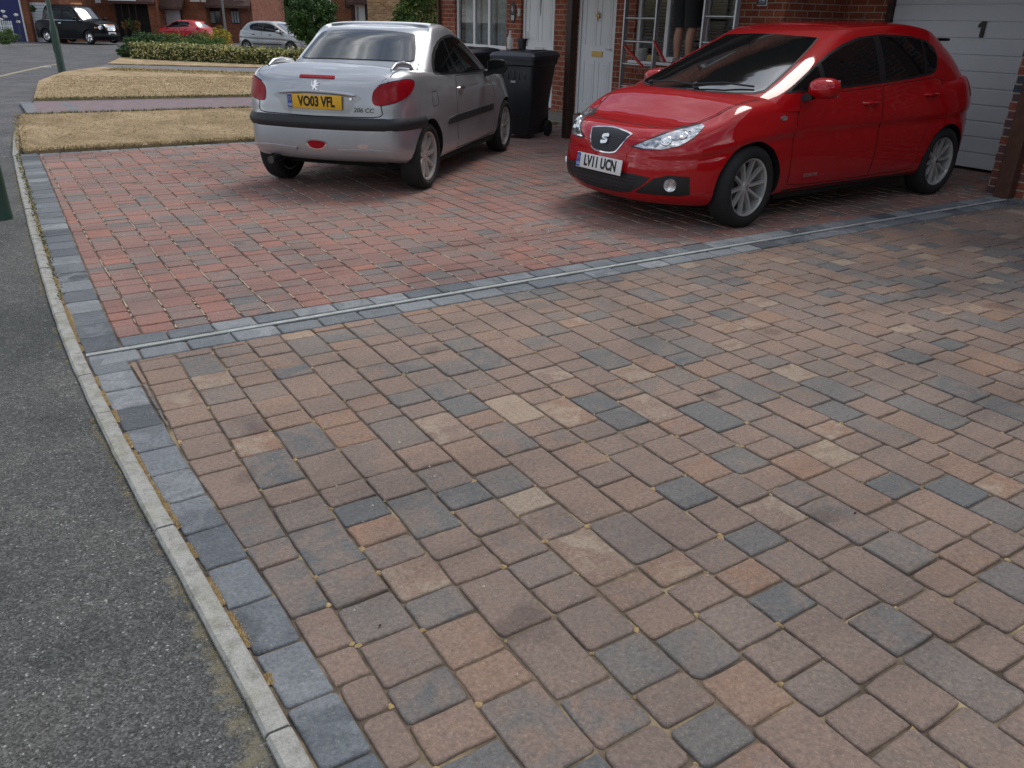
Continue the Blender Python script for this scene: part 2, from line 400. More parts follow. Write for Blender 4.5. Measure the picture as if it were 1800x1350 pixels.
# brown drive: courses run away from the camera, 160 mm wide
it = []; xk = .508 - .1605 * 2; c = 0
while xk < 9.0:
    w = .1605; y = -1.0 + rg.uniform(0, .2)
    while y < 3.64:
        L = float(rg.choice([.12, .16, .24, .16, .3], p=[.36, .30, .20, .12, .02])) + rg.normal(0, .002); y1 = min(y + L, 3.643)
        if y1 - y < .03: break
        if 3.643 - y1 < .03: y1 = 3.643
        ym = (y + y1) / 2; xl = max(xk, lerp_tab(INN, ym) + .002)
        if xk + w - xl > .009 and not (xk + w > 7.8 and y > 3.45):
            u = rg.random(); a, b = tones(rg, .55, .19)
            if u < .13: a = rg.uniform(0, .2); b = float(np.clip(a + rg.uniform(0, .3), 0, 1))
            elif u > .985: a = .93; b = .8
            if xk > 5.0 and rg.random() < .05: a = 1.0; b = 1.0
            it.append((xl, xk + w, y, y1, a, b, rg.normal(0, .0014), 0, ((lerp_tab(INN, y1) - lerp_tab(INN, y)) / (y1 - y)) if xl > xk + .001 else 0))
        y = y1
    xk += w; c += 1
brown = blocks('brown_driveway', it, M_BROWN, seed=5, rnd=.013)
it = []; xk = .426 - .161
while xk < 9.0:
    w = .161; y = 3.972
    while y < 10.05:
        L = float(rg.choice([.12, .16, .1, .24], p=[.42, .3, .2, .08])) + rg.normal(0, .002); y1 = min(y + L, 10.052)
        if 10.052 - y1 < .03: y1 = 10.052
        ym = (y + y1) / 2; xl = max(xk, lerp_tab(INN, ym) + .002)
        if xk + w - xl > .009:
            u = rg.random(); a, b = tones(rg, .55, .2)
            if u < .13: a = rg.uniform(0, .3); b = a + .1
            elif u > .96: a = 1.0; b = .8
            it.append((xl, xk + w, y, y1, a, b, rg.normal(0, .0013), 0, ((lerp_tab(INN, y1) - lerp_tab(INN, y)) / (y1 - y)) if xl > xk + .001 else 0))
        y = y1
    xk += w
red = blocks('red_driveway', it, M_RED, seed=6, rnd=.011, gap=.0042)
# drain: dark slots either side of a pale strip
mb = MB(); mb.bx(.165, 9.0, 3.7925, 3.8235, -.03, .003, bev=.002)
drain = tag(mb.build('drainage_channel', M_PALE), 'long pale drainage strip dividing the red driveway from the brown one', 'drain')
mb = MB(); mb.bx(.17, 9.0, 3.824, 3.840, -.03, -.004); mb.bx(.17, 9.0, 3.781, 3.792, -.03, -.005); mb.build('slot', M_BLACK, drain)
# kerb stones: one pin kerb after another beside the footway
ys = [-1.3, -.4, .5, 1.31, 2.22, 3.13, 3.55, 4.45, 5.36, 6.27, 7.18, 8.1, 9.0, 9.95, 10.8, 11.7, 12.6]
KX = OUT + [(11.5, .30), (13.9, .46), (16.3, .76)]
kerb0 = []
for i in range(len(ys) - 1):
    a, b = ys[i] + .004, ys[i + 1] - .004; m = 8; mb = MB(); pr = []
    rows = []
    for k in range(m + 1):
        y = a + (b - a) * k / m; x1 = lerp_tab(KX, y) - .011 + rg.normal(0, .0005); x0 = x1 - .057 + rg.normal(0, .0008); z = .012 + rg.normal(0, .001)
        rows.append([(x0, y, -.05), (x0, y, z - .008), (x0 + .008, y, z), (x1 - .006, y, z), (x1, y, z - .006), (x1, y, -.05)])
    vs = [p for r_ in rows for p in r_]; fs = []
    for k in range(m):
        for j in range(5): fs.append((k * 6 + j, k * 6 + j + 1, (k + 1) * 6 + j + 1, (k + 1) * 6 + j))
    fs += [tuple(range(5, -1, -1)), tuple(m * 6 + j for j in range(6))]
    mb.add(vs, fs); o = mb.build('kerb', M_KERB, smooth=True, angle=35); tag(o, kind='structure'); kerb0.append(o)
# spilt jointing sand and moss lying along the kerb: a ragged low ridge
def ragged(name, cx_of, y0, y1, w, mat, seed, z=.004, keep=lambda y: True, dens=260):
    rgn = np.random.default_rng(seed); mb = MB()
    for _ in range(int((y1 - y0) * dens)):
        y = rgn.uniform(y0, y1)
        if not keep(y): continue
        x = cx_of(y) + rgn.normal(0, w); s = rgn.uniform(.0012, .005) * (1.6 if rgn.random() < .08 else 1); h = s * .25; n = 5; a0 = rgn.uniform(0, 6)
        gzv = z; vs = [(x + s * math.cos(a0 + 2 * PI * k / n) * rgn.uniform(.7, 1.3), y + s * 1.5 * math.sin(a0 + 2 * PI * k / n) * rgn.uniform(.7, 1.3), gzv - .006) for k in range(n)] + [(x, y, gzv + h)]
        mb.add(vs, [(k, (k + 1) % n, n) for k in range(n)])
    o = mb.build(name, mat); tag(o, kind='stuff'); return o
ragged('spilt_sand', lambda y: lerp_tab(OUT, y) - .004 + .004 * math.sin(y * 9), -.5, 7.5, .0048, M_SPILL, 4, .003, lambda y: math.sin(y * 3.1) + math.sin(y * 7.7 + 1) + .8 * math.sin(y * 31) > -.5, 1700)
M_MOSS = simple('moss', (.22, .19, .11), .95, var=.4, vs=30)
ragged('kerb_moss', lambda y: lerp_tab(OUT, y) - .081 - .004 * math.sin(y * 13), -.5, 9.5, .007, M_MOSS, 5, -.006, lambda y: math.sin(y * 2.3 + 2) + math.sin(y * 5.1) + .9 * math.sin(y * 27) > -.1, 900)
M_GRIT = simple('grit', (.5, .46, .4), .9, var=.3, vs=40)
mbg = MB(); rgg = np.random.default_rng(9)
for _ in range(1500):
    x = rgg.uniform(.45, 8.5); y = rgg.uniform(.3, 9.9); s = rgg.uniform(.0015, .004) * (1 + .12 * y); n = 5
    vs = [(x + s * math.cos(2 * PI * k / n), y + s * math.sin(2 * PI * k / n), .0) for k in range(n)] + [(x, y, s * .7 + .003)]; mbg.add(vs, [(k, (k + 1) % n, n) for k in range(n)])
tag(mbg.build('grit', M_GRIT), kind='stuff')
# sand in the joints of the red drive (light lines along the courses)
M_JS = simple('pale_joint_sand', (.42, .34, .25), .95, var=.25, vs=30)
mbj = MB(); xk = .426
while xk < 8.0:
    y = 3.98
    while y < 10.0:
        L = rgg.uniform(.015, .09)
        if rgg.random() < .5 and not (5 < y and xk > 3):
            w = rgg.uniform(.0015, .0042)
            mbj.box((xk + rgg.normal(0, .001), y + L / 2, -.0005), (w, L / 2, .0025))
            if rgg.random() < .3: mbj.add([(xk + rgg.uniform(.004, .012) * math.cos(q), y + rgg.uniform(.004, .011) * math.sin(q), .0005) for q in np.linspace(0, 2 * PI, 8)[:-1]] + [(xk, y, .004)], [(k, (k + 1) % 7, 7) for k in range(7)])
        y += L
    xk += .161
tag(mbj.build('joint_sand', M_JS), kind='stuff')
# small sandy corners between the big brown blocks
mbj = MB()
for q in it: pass
for o_ in range(0):
    pass
rgc = np.random.default_rng(21)
me = brown.data; vco = np.empty(len(me.vertices) * 3); me.vertices.foreach_get('co', vco); vco = vco.reshape(-1, 3).reshape(-1, 65, 3)
for blk in vco:
    if rgc.random() < .5:
        c_ = blk[int(rgc.choice([16 + 1, 16 + 5, 16 + 9, 16 + 13]))]; s = rgc.uniform(.006, .013)
        mbj.add([(c_[0] + s * rgc.uniform(.5, 1.3) * math.cos(q), c_[1] + s * rgc.uniform(.5, 1.3) * math.sin(q), -.006) for q in np.linspace(0, 2 * PI, 8)[:-1]] + [(c_[0], c_[1], .0005)], [(k, (k + 1) % 7, 7) for k in range(7)])
tag(mbj.build('corner_sand', M_SPILL), kind='stuff')
# ---- lawns and paths (edge polylines run away from the camera)
G = lambda a, b: tuple(ung(a, b)[:2])
lawn1 = strip('lawn', [(.28, 10.19), (.33, 12.2), (.46, 13.9)], [(9.2, 10.19), (9.5, 12.0), (9.8, 13.55)], .035, M_LAWN, skirt=.11, across=24)
p1l = [(.46, 13.93), G(60, 178)]; p1r = [(9.9, 13.6), (10.2, 15.4)]
M_PINK = simple('pink_path', (.2, .15, .16), .85, var=.2, vs=6, bmp=.5, bs=90)
strip('paved_path', p1l, p1r, .0, M_PINK, across=20)
bl = []
for k in range(10):
    bl.append((.52 + .0 + k * .0 + .02, .72, 13.98 + k * .23, 14.2 + k * .23, .6, .5, 0)); bl.append((1.12, 1.32, 13.98 + k * .23, 14.2 + k * .23, .5, .6, 0))
blocks('path_border', bl, M_CHAR, seed=8)
e1, e2, e3 = G(60, 176), G(112, 128), G(172, 119)
lawn2 = strip('lawn', [e1, ((e1[0] + e2[0]) / 2 - .25, (e1[1] + e2[1]) / 2), e2, e3], [(10.2, 15.5), (10.8, 18.2), G(620, 139), G(620, 134)], .03, M_LAWN, skirt=.1, across=24)
strip('tarmac_path', [G(172, 118.5), G(186, 113.5)], [G(640, 133.5), G(640, 125)], .0, M_PATH, across=20)
lawn3 = strip('lawn', [G(188, 113), G(208, 104), G(216, 99)], [G(640, 124.5), G(660, 112), G(680, 100)], .03, M_LAWN, skirt=.1, across=20)
# verge strip of dried grass where the footway meets the lawn
# grass blades, thickest along edges
def blades(name, regions, mat, seed):
    rgb = np.random.default_rng(seed); mb = MB(); V = []; F = []
    for (quad, n, h) in regions:
        q = [np.array(p) for p in quad]
        for _ in range(n):
            u, v = rgb.random(), rgb.random(); p = (q[0] * (1 - u) + q[1] * u) * (1 - v) + (q[3] * (1 - u) + q[2] * u) * v
            z = gz(p[0], p[1]) + .03; a = rgb.uniform(0, 2 * PI); hh = h * rgb.uniform(.4, 1.3); w = rgb.uniform(.002, .005) * (1 + p[1] * .08); lx, ly = rgb.normal(0, hh * .7), rgb.normal(0, hh * .7)
            o = len(V); V += [(p[0] - w * math.cos(a), p[1] - w * math.sin(a), z), (p[0] + w * math.cos(a), p[1] + w * math.sin(a), z), (p[0] + lx, p[1] + ly, z + hh)]; F.append((o, o + 1, o + 2))
    me = bpy.data.meshes.new(name); me.from_pydata(V, [], F); me.materials.append(mat); o = bpy.data.objects.new(name, me); COL.objects.link(o); tag(o, kind='stuff')
def island_mat(name, stops, rough=.7, spec=.2, transl=0.0, bscale=None):
    m, t, b = nt(name); g = N(t, 'ShaderNodeNewGeometry'); r = ramp(t, g.outputs['Random Per Island'], stops)
    c = r.outputs[0]
    if bscale:
        n = noise(t, bscale, 3, .6, g.outputs['Position']); rr = ramp(t, n.outputs[0], [(.3, (.6, .6, .6)), (.7, (1.3, 1.3, 1.3))]); c = mix(t, c, rr.outputs[0], 1, 'MULTIPLY')
    t.links.new(c, b.inputs['Base Color']); setv(b, Roughness=rough, Specular_IOR_Level=spec)
    if transl: setv(b, Transmission_Weight=0.0); b.inputs['Subsurface Weight'].default_value = 0
    return m
M_BLADE = island_mat('dry_grass_blades', [(0, (.22, .18, .08)), (.3, (.38, .29, .15)), (.7, (.5, .39, .22)), (1, (.62, .52, .33))], .9)
blades('grass', [([(.28, 10.19), (6.0, 10.19), (6.0, 13.6), (.45, 13.9)], 16000, .016), ([(.26, 10.16), (6.2, 10.16), (6.2, 10.3), (.28, 10.3)], 4000, .03),
                 ([(.7, 16.2), (7.0, 15.4), (8, 20), (1.7, 23.5)], 16000, .016), ([(.2, 10.25), (.32, 10.2), (.5, 13.9), (.36, 13.9)], 900, .02),
                 ([(3.0, 26.5), (6, 22), (6.6, 23.5), (3.8, 29)], 4000, .03)], M_BLADE, 3)

M_WEED = island_mat('weed_blades', [(0, (.06, .09, .03)), (.5, (.14, .16, .06)), (1, (.32, .27, .13))], .9)
blades('weeds', [([(.135, 4.6), (.165, 4.6), (.185, 7.0), (.15, 7.0)], 230, .014), ([(.15, 7.0), (.19, 7.0), (.23, 10.0), (.19, 10.0)], 300, .018),
                 ([(.5, 13.85), (7, 13.55), (7, 13.65), (.5, 13.95)], 1800, .04), ([(.78, 16.25), (7, 15.45), (7, 15.55), (.8, 16.4)], 1500, .045), ([(3.2, 26.5), (8, 22.4), (8, 22.6), (3.3, 26.9)], 700, .06)], M_WEED, 13)
# ================================================================ vehicle materials
def paint(name, col, metal=0.0, rough=.35, coat=1.0, dirt=.05):
    m, t, b = nt(name); v = objvec(t)
    setv(b, Metallic=metal, Roughness=rough, Coat_Weight=coat, Coat_Roughness=.035, Specular_IOR_Level=.5)
    n = noise(t, 3, 4, .6, v); r = ramp(t, n.outputs[0], [(.3, tuple(c * (1 - dirt) for c in col)), (.7, tuple(min(1, c * (1 + dirt)) for c in col))])
    t.links.new(r.outputs[0], b.inputs['Base Color'])
    n2 = noise(t, 1.4, 2, .4, v)
    cb = N(t, 'ShaderNodeBump'); cb.inputs['Strength'].default_value = .06; cb.inputs['Distance'].default_value = .02; t.links.new(n2.outputs[0], cb.inputs['Height']); t.links.new(cb.outputs[0], b.inputs['Coat Normal'])
    return m
P_RED = paint('red_paint', (.42, .002, .006), 0.0, .5); P_RED.node_tree.nodes['Principled BSDF'].inputs['Specular IOR Level'].default_value = .1
P_SILVER = paint('silver_paint', (.43, .45, .485), .7, .36)
P_SILV2 = paint('grey_silver_paint', (.36, .37, .38), .6, .35)
P_BLACK = paint('black_paint', (.003, .004, .007), 0, .4, .12); P_BLACK.node_tree.nodes['Principled BSDF'].inputs['Specular IOR Level'].default_value = .12
P_RED2 = paint('bright_red_paint', (.55, .01, .02), 0, .4)
def glass(name, col, ior=1.6):
    m, t, b = nt(name); v = objvec(t); setv(b, Base_Color=col, Roughness=.04, IOR=ior, Coat_Weight=.6, Coat_Roughness=.01, Specular_IOR_Level=.6)
    n = noise(t, 2.2, 2, .4, v); bump(t, b, n.outputs[0], .05, .02); return m
GL = glass('tinted_glass', (.005, .006, .007), 1.3); GL.node_tree.nodes['Principled BSDF'].inputs['Coat Weight'].default_value = .15; GLR = glass('rear_glass', (.012, .02, .026), 2.1); GLW = glass('screen_glass', (.01, .013, .014), 3.2)
PLB = simple('black_plastic', (.012, .013, .015), .45, var=.1, bmp=.15, bs=200)
PLG = simple('grey_rubber_plastic', (.016, .018, .022), .5, var=.1, bmp=.1, bs=200)
GAP = simple('seam_dark', (.004, .004, .004), .8, var=0)
TYRE = simple('tyre_rubber', (.014, .014, .015), .85, var=.2, vs=20, bmp=.3, bs=120)
ALLOY = simple('alloy', (.6, .6, .6), .3, metal=.6, var=.06)
ALLOYD = simple('worn_alloy', (.5, .47, .45), .4, metal=.45, var=.15)
CHROME = simple('chrome', (.8, .8, .82), .08, metal=1.0, var=.02)
LENSR = simple('red_lens', (.30, .003, .010), .3, spec=.15, coat=.25, var=.2, vs=14, coat_r=.02)
LENSO = simple('amber_lens', (.6, .18, .02), .1, coat=1.0)
LENSC, _t, _b = nt('clear_lamp'); setv(_b, Base_Color=(.55, .57, .6), Roughness=.12, Metallic=.75, Coat_Weight=1.0)
_n = noise(_t, 26, 3, .5, objvec(_t)); _r = ramp(_t, _n.outputs[0], [(.3, (.16, .165, .18)), (.5, (.6, .62, .65)), (.7, (.95, .95, .97))]); _t.links.new(_r.outputs[0], _b.inputs['Base Color'])
REFL = simple('lamp_reflector', (.85, .86, .88), .1, metal=1.0, var=.03)
PLY = simple('plate_yellow', (.78, .44, .02), .4, var=.04); PLW = simple('plate_white', (.75, .76, .76), .4, var=.04)
BLUEP = simple('plate_blue', (.02, .09, .4), .4, var=.05); LET = simple('plate_black', (.01, .01, .01), .5, var=0)
SEAT = simple('seat_fabric', (.03, .03, .035), .9)
# ================================================================ surface from a cage of control points
def cr(p0, p1, p2, p3, t):
    return .5 * ((2 * p1) + (-p0 + p2) * t + (2 * p0 - 5 * p1 + 4 * p2 - p3) * t * t + (-p0 + 3 * p1 - 3 * p2 + p3) * t ** 3)
def shell(cage, nu=5, nv=3):
    """cage [levels][half outline from nose centre round to tail centre] (left side, y>=0). closed, mirrored skin"""
    C = np.array(cage, float); L, K, _ = C.shape
    mir = C.copy(); mir[:, :, 1] *= -1
    full = np.concatenate([C, mir[:, -2:0:-1]], 1)       # closed ring
    M = full.shape[1]; out = np.zeros((L, M * nu, 3))
    for i in range(M):
        p = [full[:, (i + d) % M] for d in (-1, 0, 1, 2)]
        for k in range(nu): out[:, i * nu + k] = cr(*p, k / nu)
    rows = []
    for l in range(L - 1):
        p0, p1, p2, p3 = out[max(l - 1, 0)], out[l], out[l + 1], out[min(l + 2, L - 1)]
        for k in range(nv): rows.append(cr(p0, p1, p2, p3, k / nv))
    rows.append(out[-1]); A = np.array(rows)
    return A
def shell_mesh(A):
    n, m, _ = A.shape; vs = [tuple(p) for p in A.reshape(-1, 3)]
    fs = [(i * m + k, i * m + (k + 1) % m, (i + 1) * m + (k + 1) % m, (i + 1) * m + k) for i in range(n - 1) for k in range(m)]
    bm = bmesh.new(); V = [bm.verts.new(v) for v in vs]
    for f in fs:
        try: bm.faces.new([V[i] for i in f])
        except ValueError: pass
    bmesh.ops.remove_doubles(bm, verts=bm.verts[:], dist=.0015)
    bmesh.ops.dissolve_degenerate(bm, edges=bm.edges[:], dist=.0005)
    # the first and last rows collapse on the centre plane: weld mirrored partners
    bmesh.ops.recalc_face_normals(bm, faces=bm.faces[:]); return bm
def lower_cage(s):
    """s: plan (x,y), top z per station, belt levels (g, yfactor, dxfront, dxrear)"""
    cage = []; W = s['wf']; Z = s['zb']; top = s['top']; xs = [p[0] for p in s['plan']]
    for lv in s['levels']:
        g, yf, df, dr = lv[:4]; row = []
        cr_ = lv[4] if len(lv) > 4 else 0
        for k, (x, y) in enumerate(s['plan']):
            zt = top[k]; z = Z[k] + g * (zt - Z[k]) + cr_ * s['crown'][k]
            wf, wr = s['wf'][k], s['wr'][k]
            row.append((x + df * wf + dr * wr, y * (yf + (1 - yf) * s.get('yfk', [0] * len(xs))[k] * (1 if g < 1 else 0)), z))
        cage.append(row)
    return cage
def house_cage(levels, K=(0, .33, .62, .86)):
    """greenhouse: levels (z, xf, xr, w, front sweep, rear sweep, zend)"""
    cage = []
    for (z, xf, xr, w, sf, sr) in levels[:]:
        zf = z if isinstance(z, (int, float)) else z[0]; zm = zf if isinstance(z, (int, float)) else z[1]; zr = zf if isinstance(z, (int, float)) else z[2]
        L = xf - xr
        row = [(xf, 0, zf), (xf - sf * .18, w * .42, zf), (xf - sf * .55, w * .74, zf), (xf - sf * 1.05, w * .93, zf * .9 + zm * .1), (xf - sf * 2.2, w, zf * .6 + zm * .4),
               (xf - L * .42, w * 1.02, zm), (xf - L * .6, w * 1.02, zm), (xf - L * .78, w * .99, zm * .6 + zr * .4), (xr + sr * 1.3, w * .93, zr * .9 + zm * .1), (xr + sr * .5, w * .76, zr), (xr + sr * .12, w * .42, zr), (xr, 0, zr)]
        cage.append(row)
    return cage
class Car:
    def __init__(s, name, loc, heading, label, scale=1.0, cat='car', group=None, z=0.0):
        s.root = empty(name, (loc[0], loc[1], z), heading, label, cat, group, 1.0); s.root.scale = scale if isinstance(scale, tuple) else (scale,) * 3
    def hull(s, low, house, arches, paintm, nu=6, nv=4, bulge=.012):
        A = shell(low, nu, nv); B = shell(house, nu, nv)
        bm = shell_mesh(A)
        for v in bm.verts:   # wheel arch lips swell outwards
            for (ax, az, r) in arches:
                d = math.hypot(v.co.x - ax, v.co.z - az)
                v.co.y += math.copysign(bulge * math.exp(-((d - r - .02) / .06) ** 2), v.co.y) if abs(v.co.y) > .45 else 0
        me = bpy.data.meshes.new('low'); bm.to_mesh(me); bm.free()
        me.materials.append(paintm); me.materials.append(GAP); o = bpy.data.objects.new('body', me); COL.objects.link(o)
        # cut arches with rounded wells
        cb = MB()
        for (ax, az, r) in arches:
            for sg in (-1, 1):
                n = 40; pts = [(ax + r * math.cos(2 * PI * k / n), az + r * math.sin(2 * PI * k / n)) for k in range(n)]
                cb.prism(pts, sg * .48, sg * 1.3, 'y')
        c = cb.build('cut', [paintm, GAP]); c.data.polygons.foreach_set('material_index', [1] * len(c.data.polygons))
        md = o.modifiers.new('b', 'BOOLEAN'); md.object = c; md.operation = 'DIFFERENCE'; md.solver = 'EXACT'
        dg = bpy.context.evaluated_depsgraph_get(); dg.update()
        m2 = bpy.data.meshes.new_from_object(o.evaluated_get(dg)); o.modifiers.clear(); o.data = m2
        bpy.data.objects.remove(c)
        o.parent = s.root; s.body = o
        me = o.data; me.polygons.foreach_set('use_smooth', [True] * len(me.polygons)); me.set_sharp_from_angle(angle=math.radians(38))
        bm = shell_mesh(B); me = bpy.data.meshes.new('cabin'); bm.to_mesh(me); bm.free(); me.materials.append(paintm)
        me.polygons.foreach_set('use_smooth', [True] * len(me.polygons)); me.set_sharp_from_angle(angle=math.radians(45))
        h = bpy.data.objects.new('cabin', me); COL.objects.link(h); h.parent = s.root; s.cabin = h
        # smooth normals source: the uncut skins
        V = []; F = []; NV = []
        for me in (shell_src(A, arches, bulge), shell_src(B, [], 0)):
            o_ = len(V)
            for v in me.verts: V.append(v.co.copy()); NV.append(v.normal.copy())
            for f in me.faces: F.append([x.index + o_ for x in f.verts])
            me.free()
        s.V, s.F, s.NV = V, F, NV; s.bvh = BVHTree.FromPolygons(V, F)
        s.paint = paintm
    def frame(s, d):
        """d: 'L','R' side, 'F','B' end, 'T' top, or an angle (deg) of the outward direction. returns U,V,outward"""
        if d == 'T': return Vector((1, 0, 0)), Vector((0, 1, 0)), Vector((0, 0, 1))
        a = {'L': 90, 'R': -90, 'F': 0, 'B': 180}.get(d, d)
        D = Vector((math.cos(math.radians(a)), math.sin(math.radians(a)), 0))
        if d in ('L', 'R'): return Vector((1, 0, 0)), Vector((0, 0, 1)), D
        if d in ('F', 'B'): return Vector((0, 1, 0)), Vector((0, 0, 1)), D
        return Vector((0, 0, 1)).cross(D), Vector((0, 0, 1)), D
    def hit(s, u, v, d):
        U, Vv, D = s.frame(d); o = U * u + Vv * v + D * 4
        h = s.bvh.ray_cast(o, -D)
        if h[0] is None:
            h = s.bvh.find_nearest(U * u + Vv * v + D * (.8 if d in ('L', 'R') else 1.9 if d != 'T' else 1.0))
        p, n, i, _ = h; f = s.F[i]; w = []; 
        for k in f: w.append(1 / ((s.V[k] - p).length + 1e-4) ** 2)
        nn = sum((s.NV[k] * ww for k, ww in zip(f, w)), Vector())
        nn.normalize()
        if nn.dot(D) < 0 and nn.dot(n) < 0: nn = -nn
        return p, nn
    def patch(s, name, outline, d, mat, off=.003, cell=.05, smooth=0, depth=.012, parent=None, mirror=False, recess=None):
        """thin skin piece following the body under a 2D outline"""
        P = [np.array(p, float) for p in outline]
        if smooth:
            n = len(P); Q = []
            for i in range(n):
                for k in range(smooth): Q.append(cr(P[i - 1], P[i], P[(i + 1) % n], P[(i + 2) % n], k / smooth))
            P = Q
        bm = bmesh.new(); vs = [bm.verts.new((p[0], p[1], 0)) for p in P]
        try: bm.faces.new(vs)
        except ValueError: bm.free(); return None
        x0, x1 = min(p[0] for p in P), max(p[0] for p in P); y0, y1 = min(p[1] for p in P), max(p[1] for p in P)
        for ax, a, b in ((0, x0, x1), (1, y0, y1)):
            k = math.ceil((b - a) / cell)
            for i in range(1, k):
                c = a + (b - a) * i / k; co = (c, 0, 0) if ax == 0 else (0, c, 0); no = (1, 0, 0) if ax == 0 else (0, 1, 0)
                bmesh.ops.bisect_plane(bm, geom=bm.verts[:] + bm.edges[:] + bm.faces[:], dist=1e-5, plane_co=co, plane_no=no)
        bmesh.ops.triangulate(bm, faces=[f for f in bm.faces if len(f.verts) > 4])
        bm.verts.index_update(); bm.verts.ensure_lookup_table()
        pts = []; nrm = []
        for v in bm.verts:
            p, n = s.hit(v.co.x, v.co.y, d); o_ = off if recess is None else recess(v.co.x, v.co.y); pts.append(p + n * o_); nrm.append(n)
        fs = [[v.index for v in f.verts] for f in bm.faces]
        # skirt along the rim so it has thickness
        be = [(e.verts[0].index, e.verts[1].index) for e in bm.edges if len(e.link_faces) == 1]; bm.free()
        V = list(pts); NN = list(nrm); mp = {}
        for a, b in be:
            for q in (a, b):
                if q not in mp: mp[q] = len(V); V.append(pts[q] - nrm[q] * depth); NN.append(nrm[q])
        nf = len(fs)
        for a, b in be: fs.append([a, b, mp[b], mp[a]])
        if mirror: V = [Vector((p.x, -p.y, p.z)) for p in V]; NN = [Vector((p.x, -p.y, p.z)) for p in NN]
        # orient faces along normals
        out = []
        for k, f in enumerate(fs):
            if k < nf:
                n = (V[f[1]] - V[f[0]]).cross(V[f[2]] - V[f[0]])
                out.append(f if n.dot(NN[f[0]]) >= 0 else f[::-1])
            else: out.append(f)
        me = bpy.data.meshes.new(name); me.from_pydata([tuple(p) for p in V], [], out); me.materials.append(mat)
        me.polygons.foreach_set('use_smooth', [k < nf for k in range(len(out))])
        me.update()
        ln = []
        for pl in me.polygons:
            for li in pl.loop_indices:
                vi = me.loops[li].vertex_index
                ln.append(tuple(NN[vi]) if pl.index < nf else tuple(pl.normal))
        try: me.normals_split_custom_set(ln)
        except Exception: pass
        o = bpy.data.objects.new(name, me); COL.objects.link(o); o.parent = parent or s.root; return o
    def both(s, name, outline, mat, **k):
        a = s.patch(name, outline, 'L', mat, **k); b = s.patch(name, outline, 'L', mat, mirror=True, **k); return a, b
    def line(s, name, pts, d, w, mat, off=.002, parent=None, mirror=False, smooth=0, closed=False):
        """a thin ribbon along 2D points"""
        P = [np.array(p, float) for p in pts]
        if smooth:
            Q = []; n = len(P)
            for i in range(n - 1):
                p0 = P[i - 1] if i > 0 else 2 * P[0] - P[1]; p3 = P[i + 2] if i + 2 < n else 2 * P[-1] - P[-2]
                for k in range(smooth): Q.append(cr(p0, P[i], P[i + 1], p3, k / smooth))
            Q.append(P[-1]); P = Q
        Q = []
        for a, b in zip(P, P[1:]):
            n = max(1, int(np.linalg.norm(b - a) / .04))
            for k in range(n): Q.append(a + (b - a) * k / n)
        Q.append(P[-1]); V = []; F = []; NN = []
        for i, p in enumerate(Q):
            t = Q[min(i + 1, len(Q) - 1)] - Q[max(i - 1, 0)]; t = t / (np.linalg.norm(t) + 1e-9); nn = np.array([-t[1], t[0]]) * w / 2
            for q in (p + nn, p - nn):
                h, n = s.hit(q[0], q[1], d); V += [h + n * off, h - n * .01]; NN += [n, n]
        for i in range(len(Q) - 1):
            a = i * 4; b = a + 4; F += [(a, a + 2, b + 2, b), (a, b, b + 1, a + 1), (a + 2, a + 3, b + 3, b + 2)]
        if mirror: V = [Vector((p.x, -p.y, p.z)) for p in V]
        mb = MB(); mb.add(V, F); return mb.build(name, mat, parent or s.root)
    def wheel(s, x, y, R_, w, rim_r, spokes, mat, side, style='thin', steer=0.0, hub=.035):
        """side +1 left. axis along y"""
        W = empty('wheel'); W.parent = s.root; W.location = (x, y * side, R_); W.rotation_euler = (0, 0, steer)
        M = Matrix.Rotation(-side * PI / 2, 3, 'X')      # local +z -> outward
        h = w / 2
        mb = MB(); mb.lathe([(rim_r, -h * .7), (rim_r + .02, -h * .95), (R_ - .03, -h), (R_ - .008, -h * .82), (R_, -h * .5), (R_, h * .5), (R_ - .008, h * .82), (R_ - .03, h), (R_ - .055, h * 1.04), (rim_r + .02, h * .98), (rim_r + .002, h * .82)], 56, M, closed=True)
        mb.build('tyre', TYRE, W, smooth=True, angle=50)
        mb = MB(); mb.lathe([(rim_r - .012, -h * .7), (rim_r - .012, h * .5), (rim_r - .008, h * .78), (rim_r + .004, h * .86), (rim_r + .006, h * .78), (rim_r, h * .55), (rim_r, -h * .7)], 56, M, closed=True)
        # hub and spokes
        mb.lathe([(0, h * .60), (hub * .6, h * .62), (hub, h * .55), (hub * 1.5, h * .42), (hub * 1.6, h * .2)], 24, M)
        for k in range(spokes):
            a = 2 * PI * k / spokes + .1
            def pt(r, o, z): 
                c, s_ = math.cos(a), math.sin(a); return M @ Vector((r * c - o * s_, r * s_ + o * c, z))
            w0, w1 = (.012, .009) if style == 'thin' else (.022, .014)
            r0, r1 = hub * .9, rim_r - .004; rm = (r0 + r1) / 2
            vs = []
            for r, ww, z in ((r0, w0 * 1.3, h * .5), (rm, w0, h * .62), (r1, w1 * 1.5, h * .7)):
                vs += [pt(r, -ww, z - .03), pt(r, -ww * .7, z), pt(r, ww * .7, z), pt(r, ww, z - .03)]
            fs = []
            for q in (0, 4):
                for j in range(4): fs.append((q + j, q + (j + 1) % 4, q + 4 + (j + 1) % 4, q + 4 + j))
            fs += [(0, 1, 2, 3), (8, 9, 10, 11)]
            mb.add(vs, fs)
        mb.build('rim', mat, W, smooth=True, angle=35)
        mb = MB(); mb.lathe([(0, -h * .2), (rim_r * .72, -h * .2), (rim_r * .72, -h * .05), (0, -h * .05)], 32, M); mb.build('brake_disc', simple('brake_iron', (.1, .09, .085), .5, metal=.6) if 'brake_iron' not in MATS else MATS['brake_iron'], W)
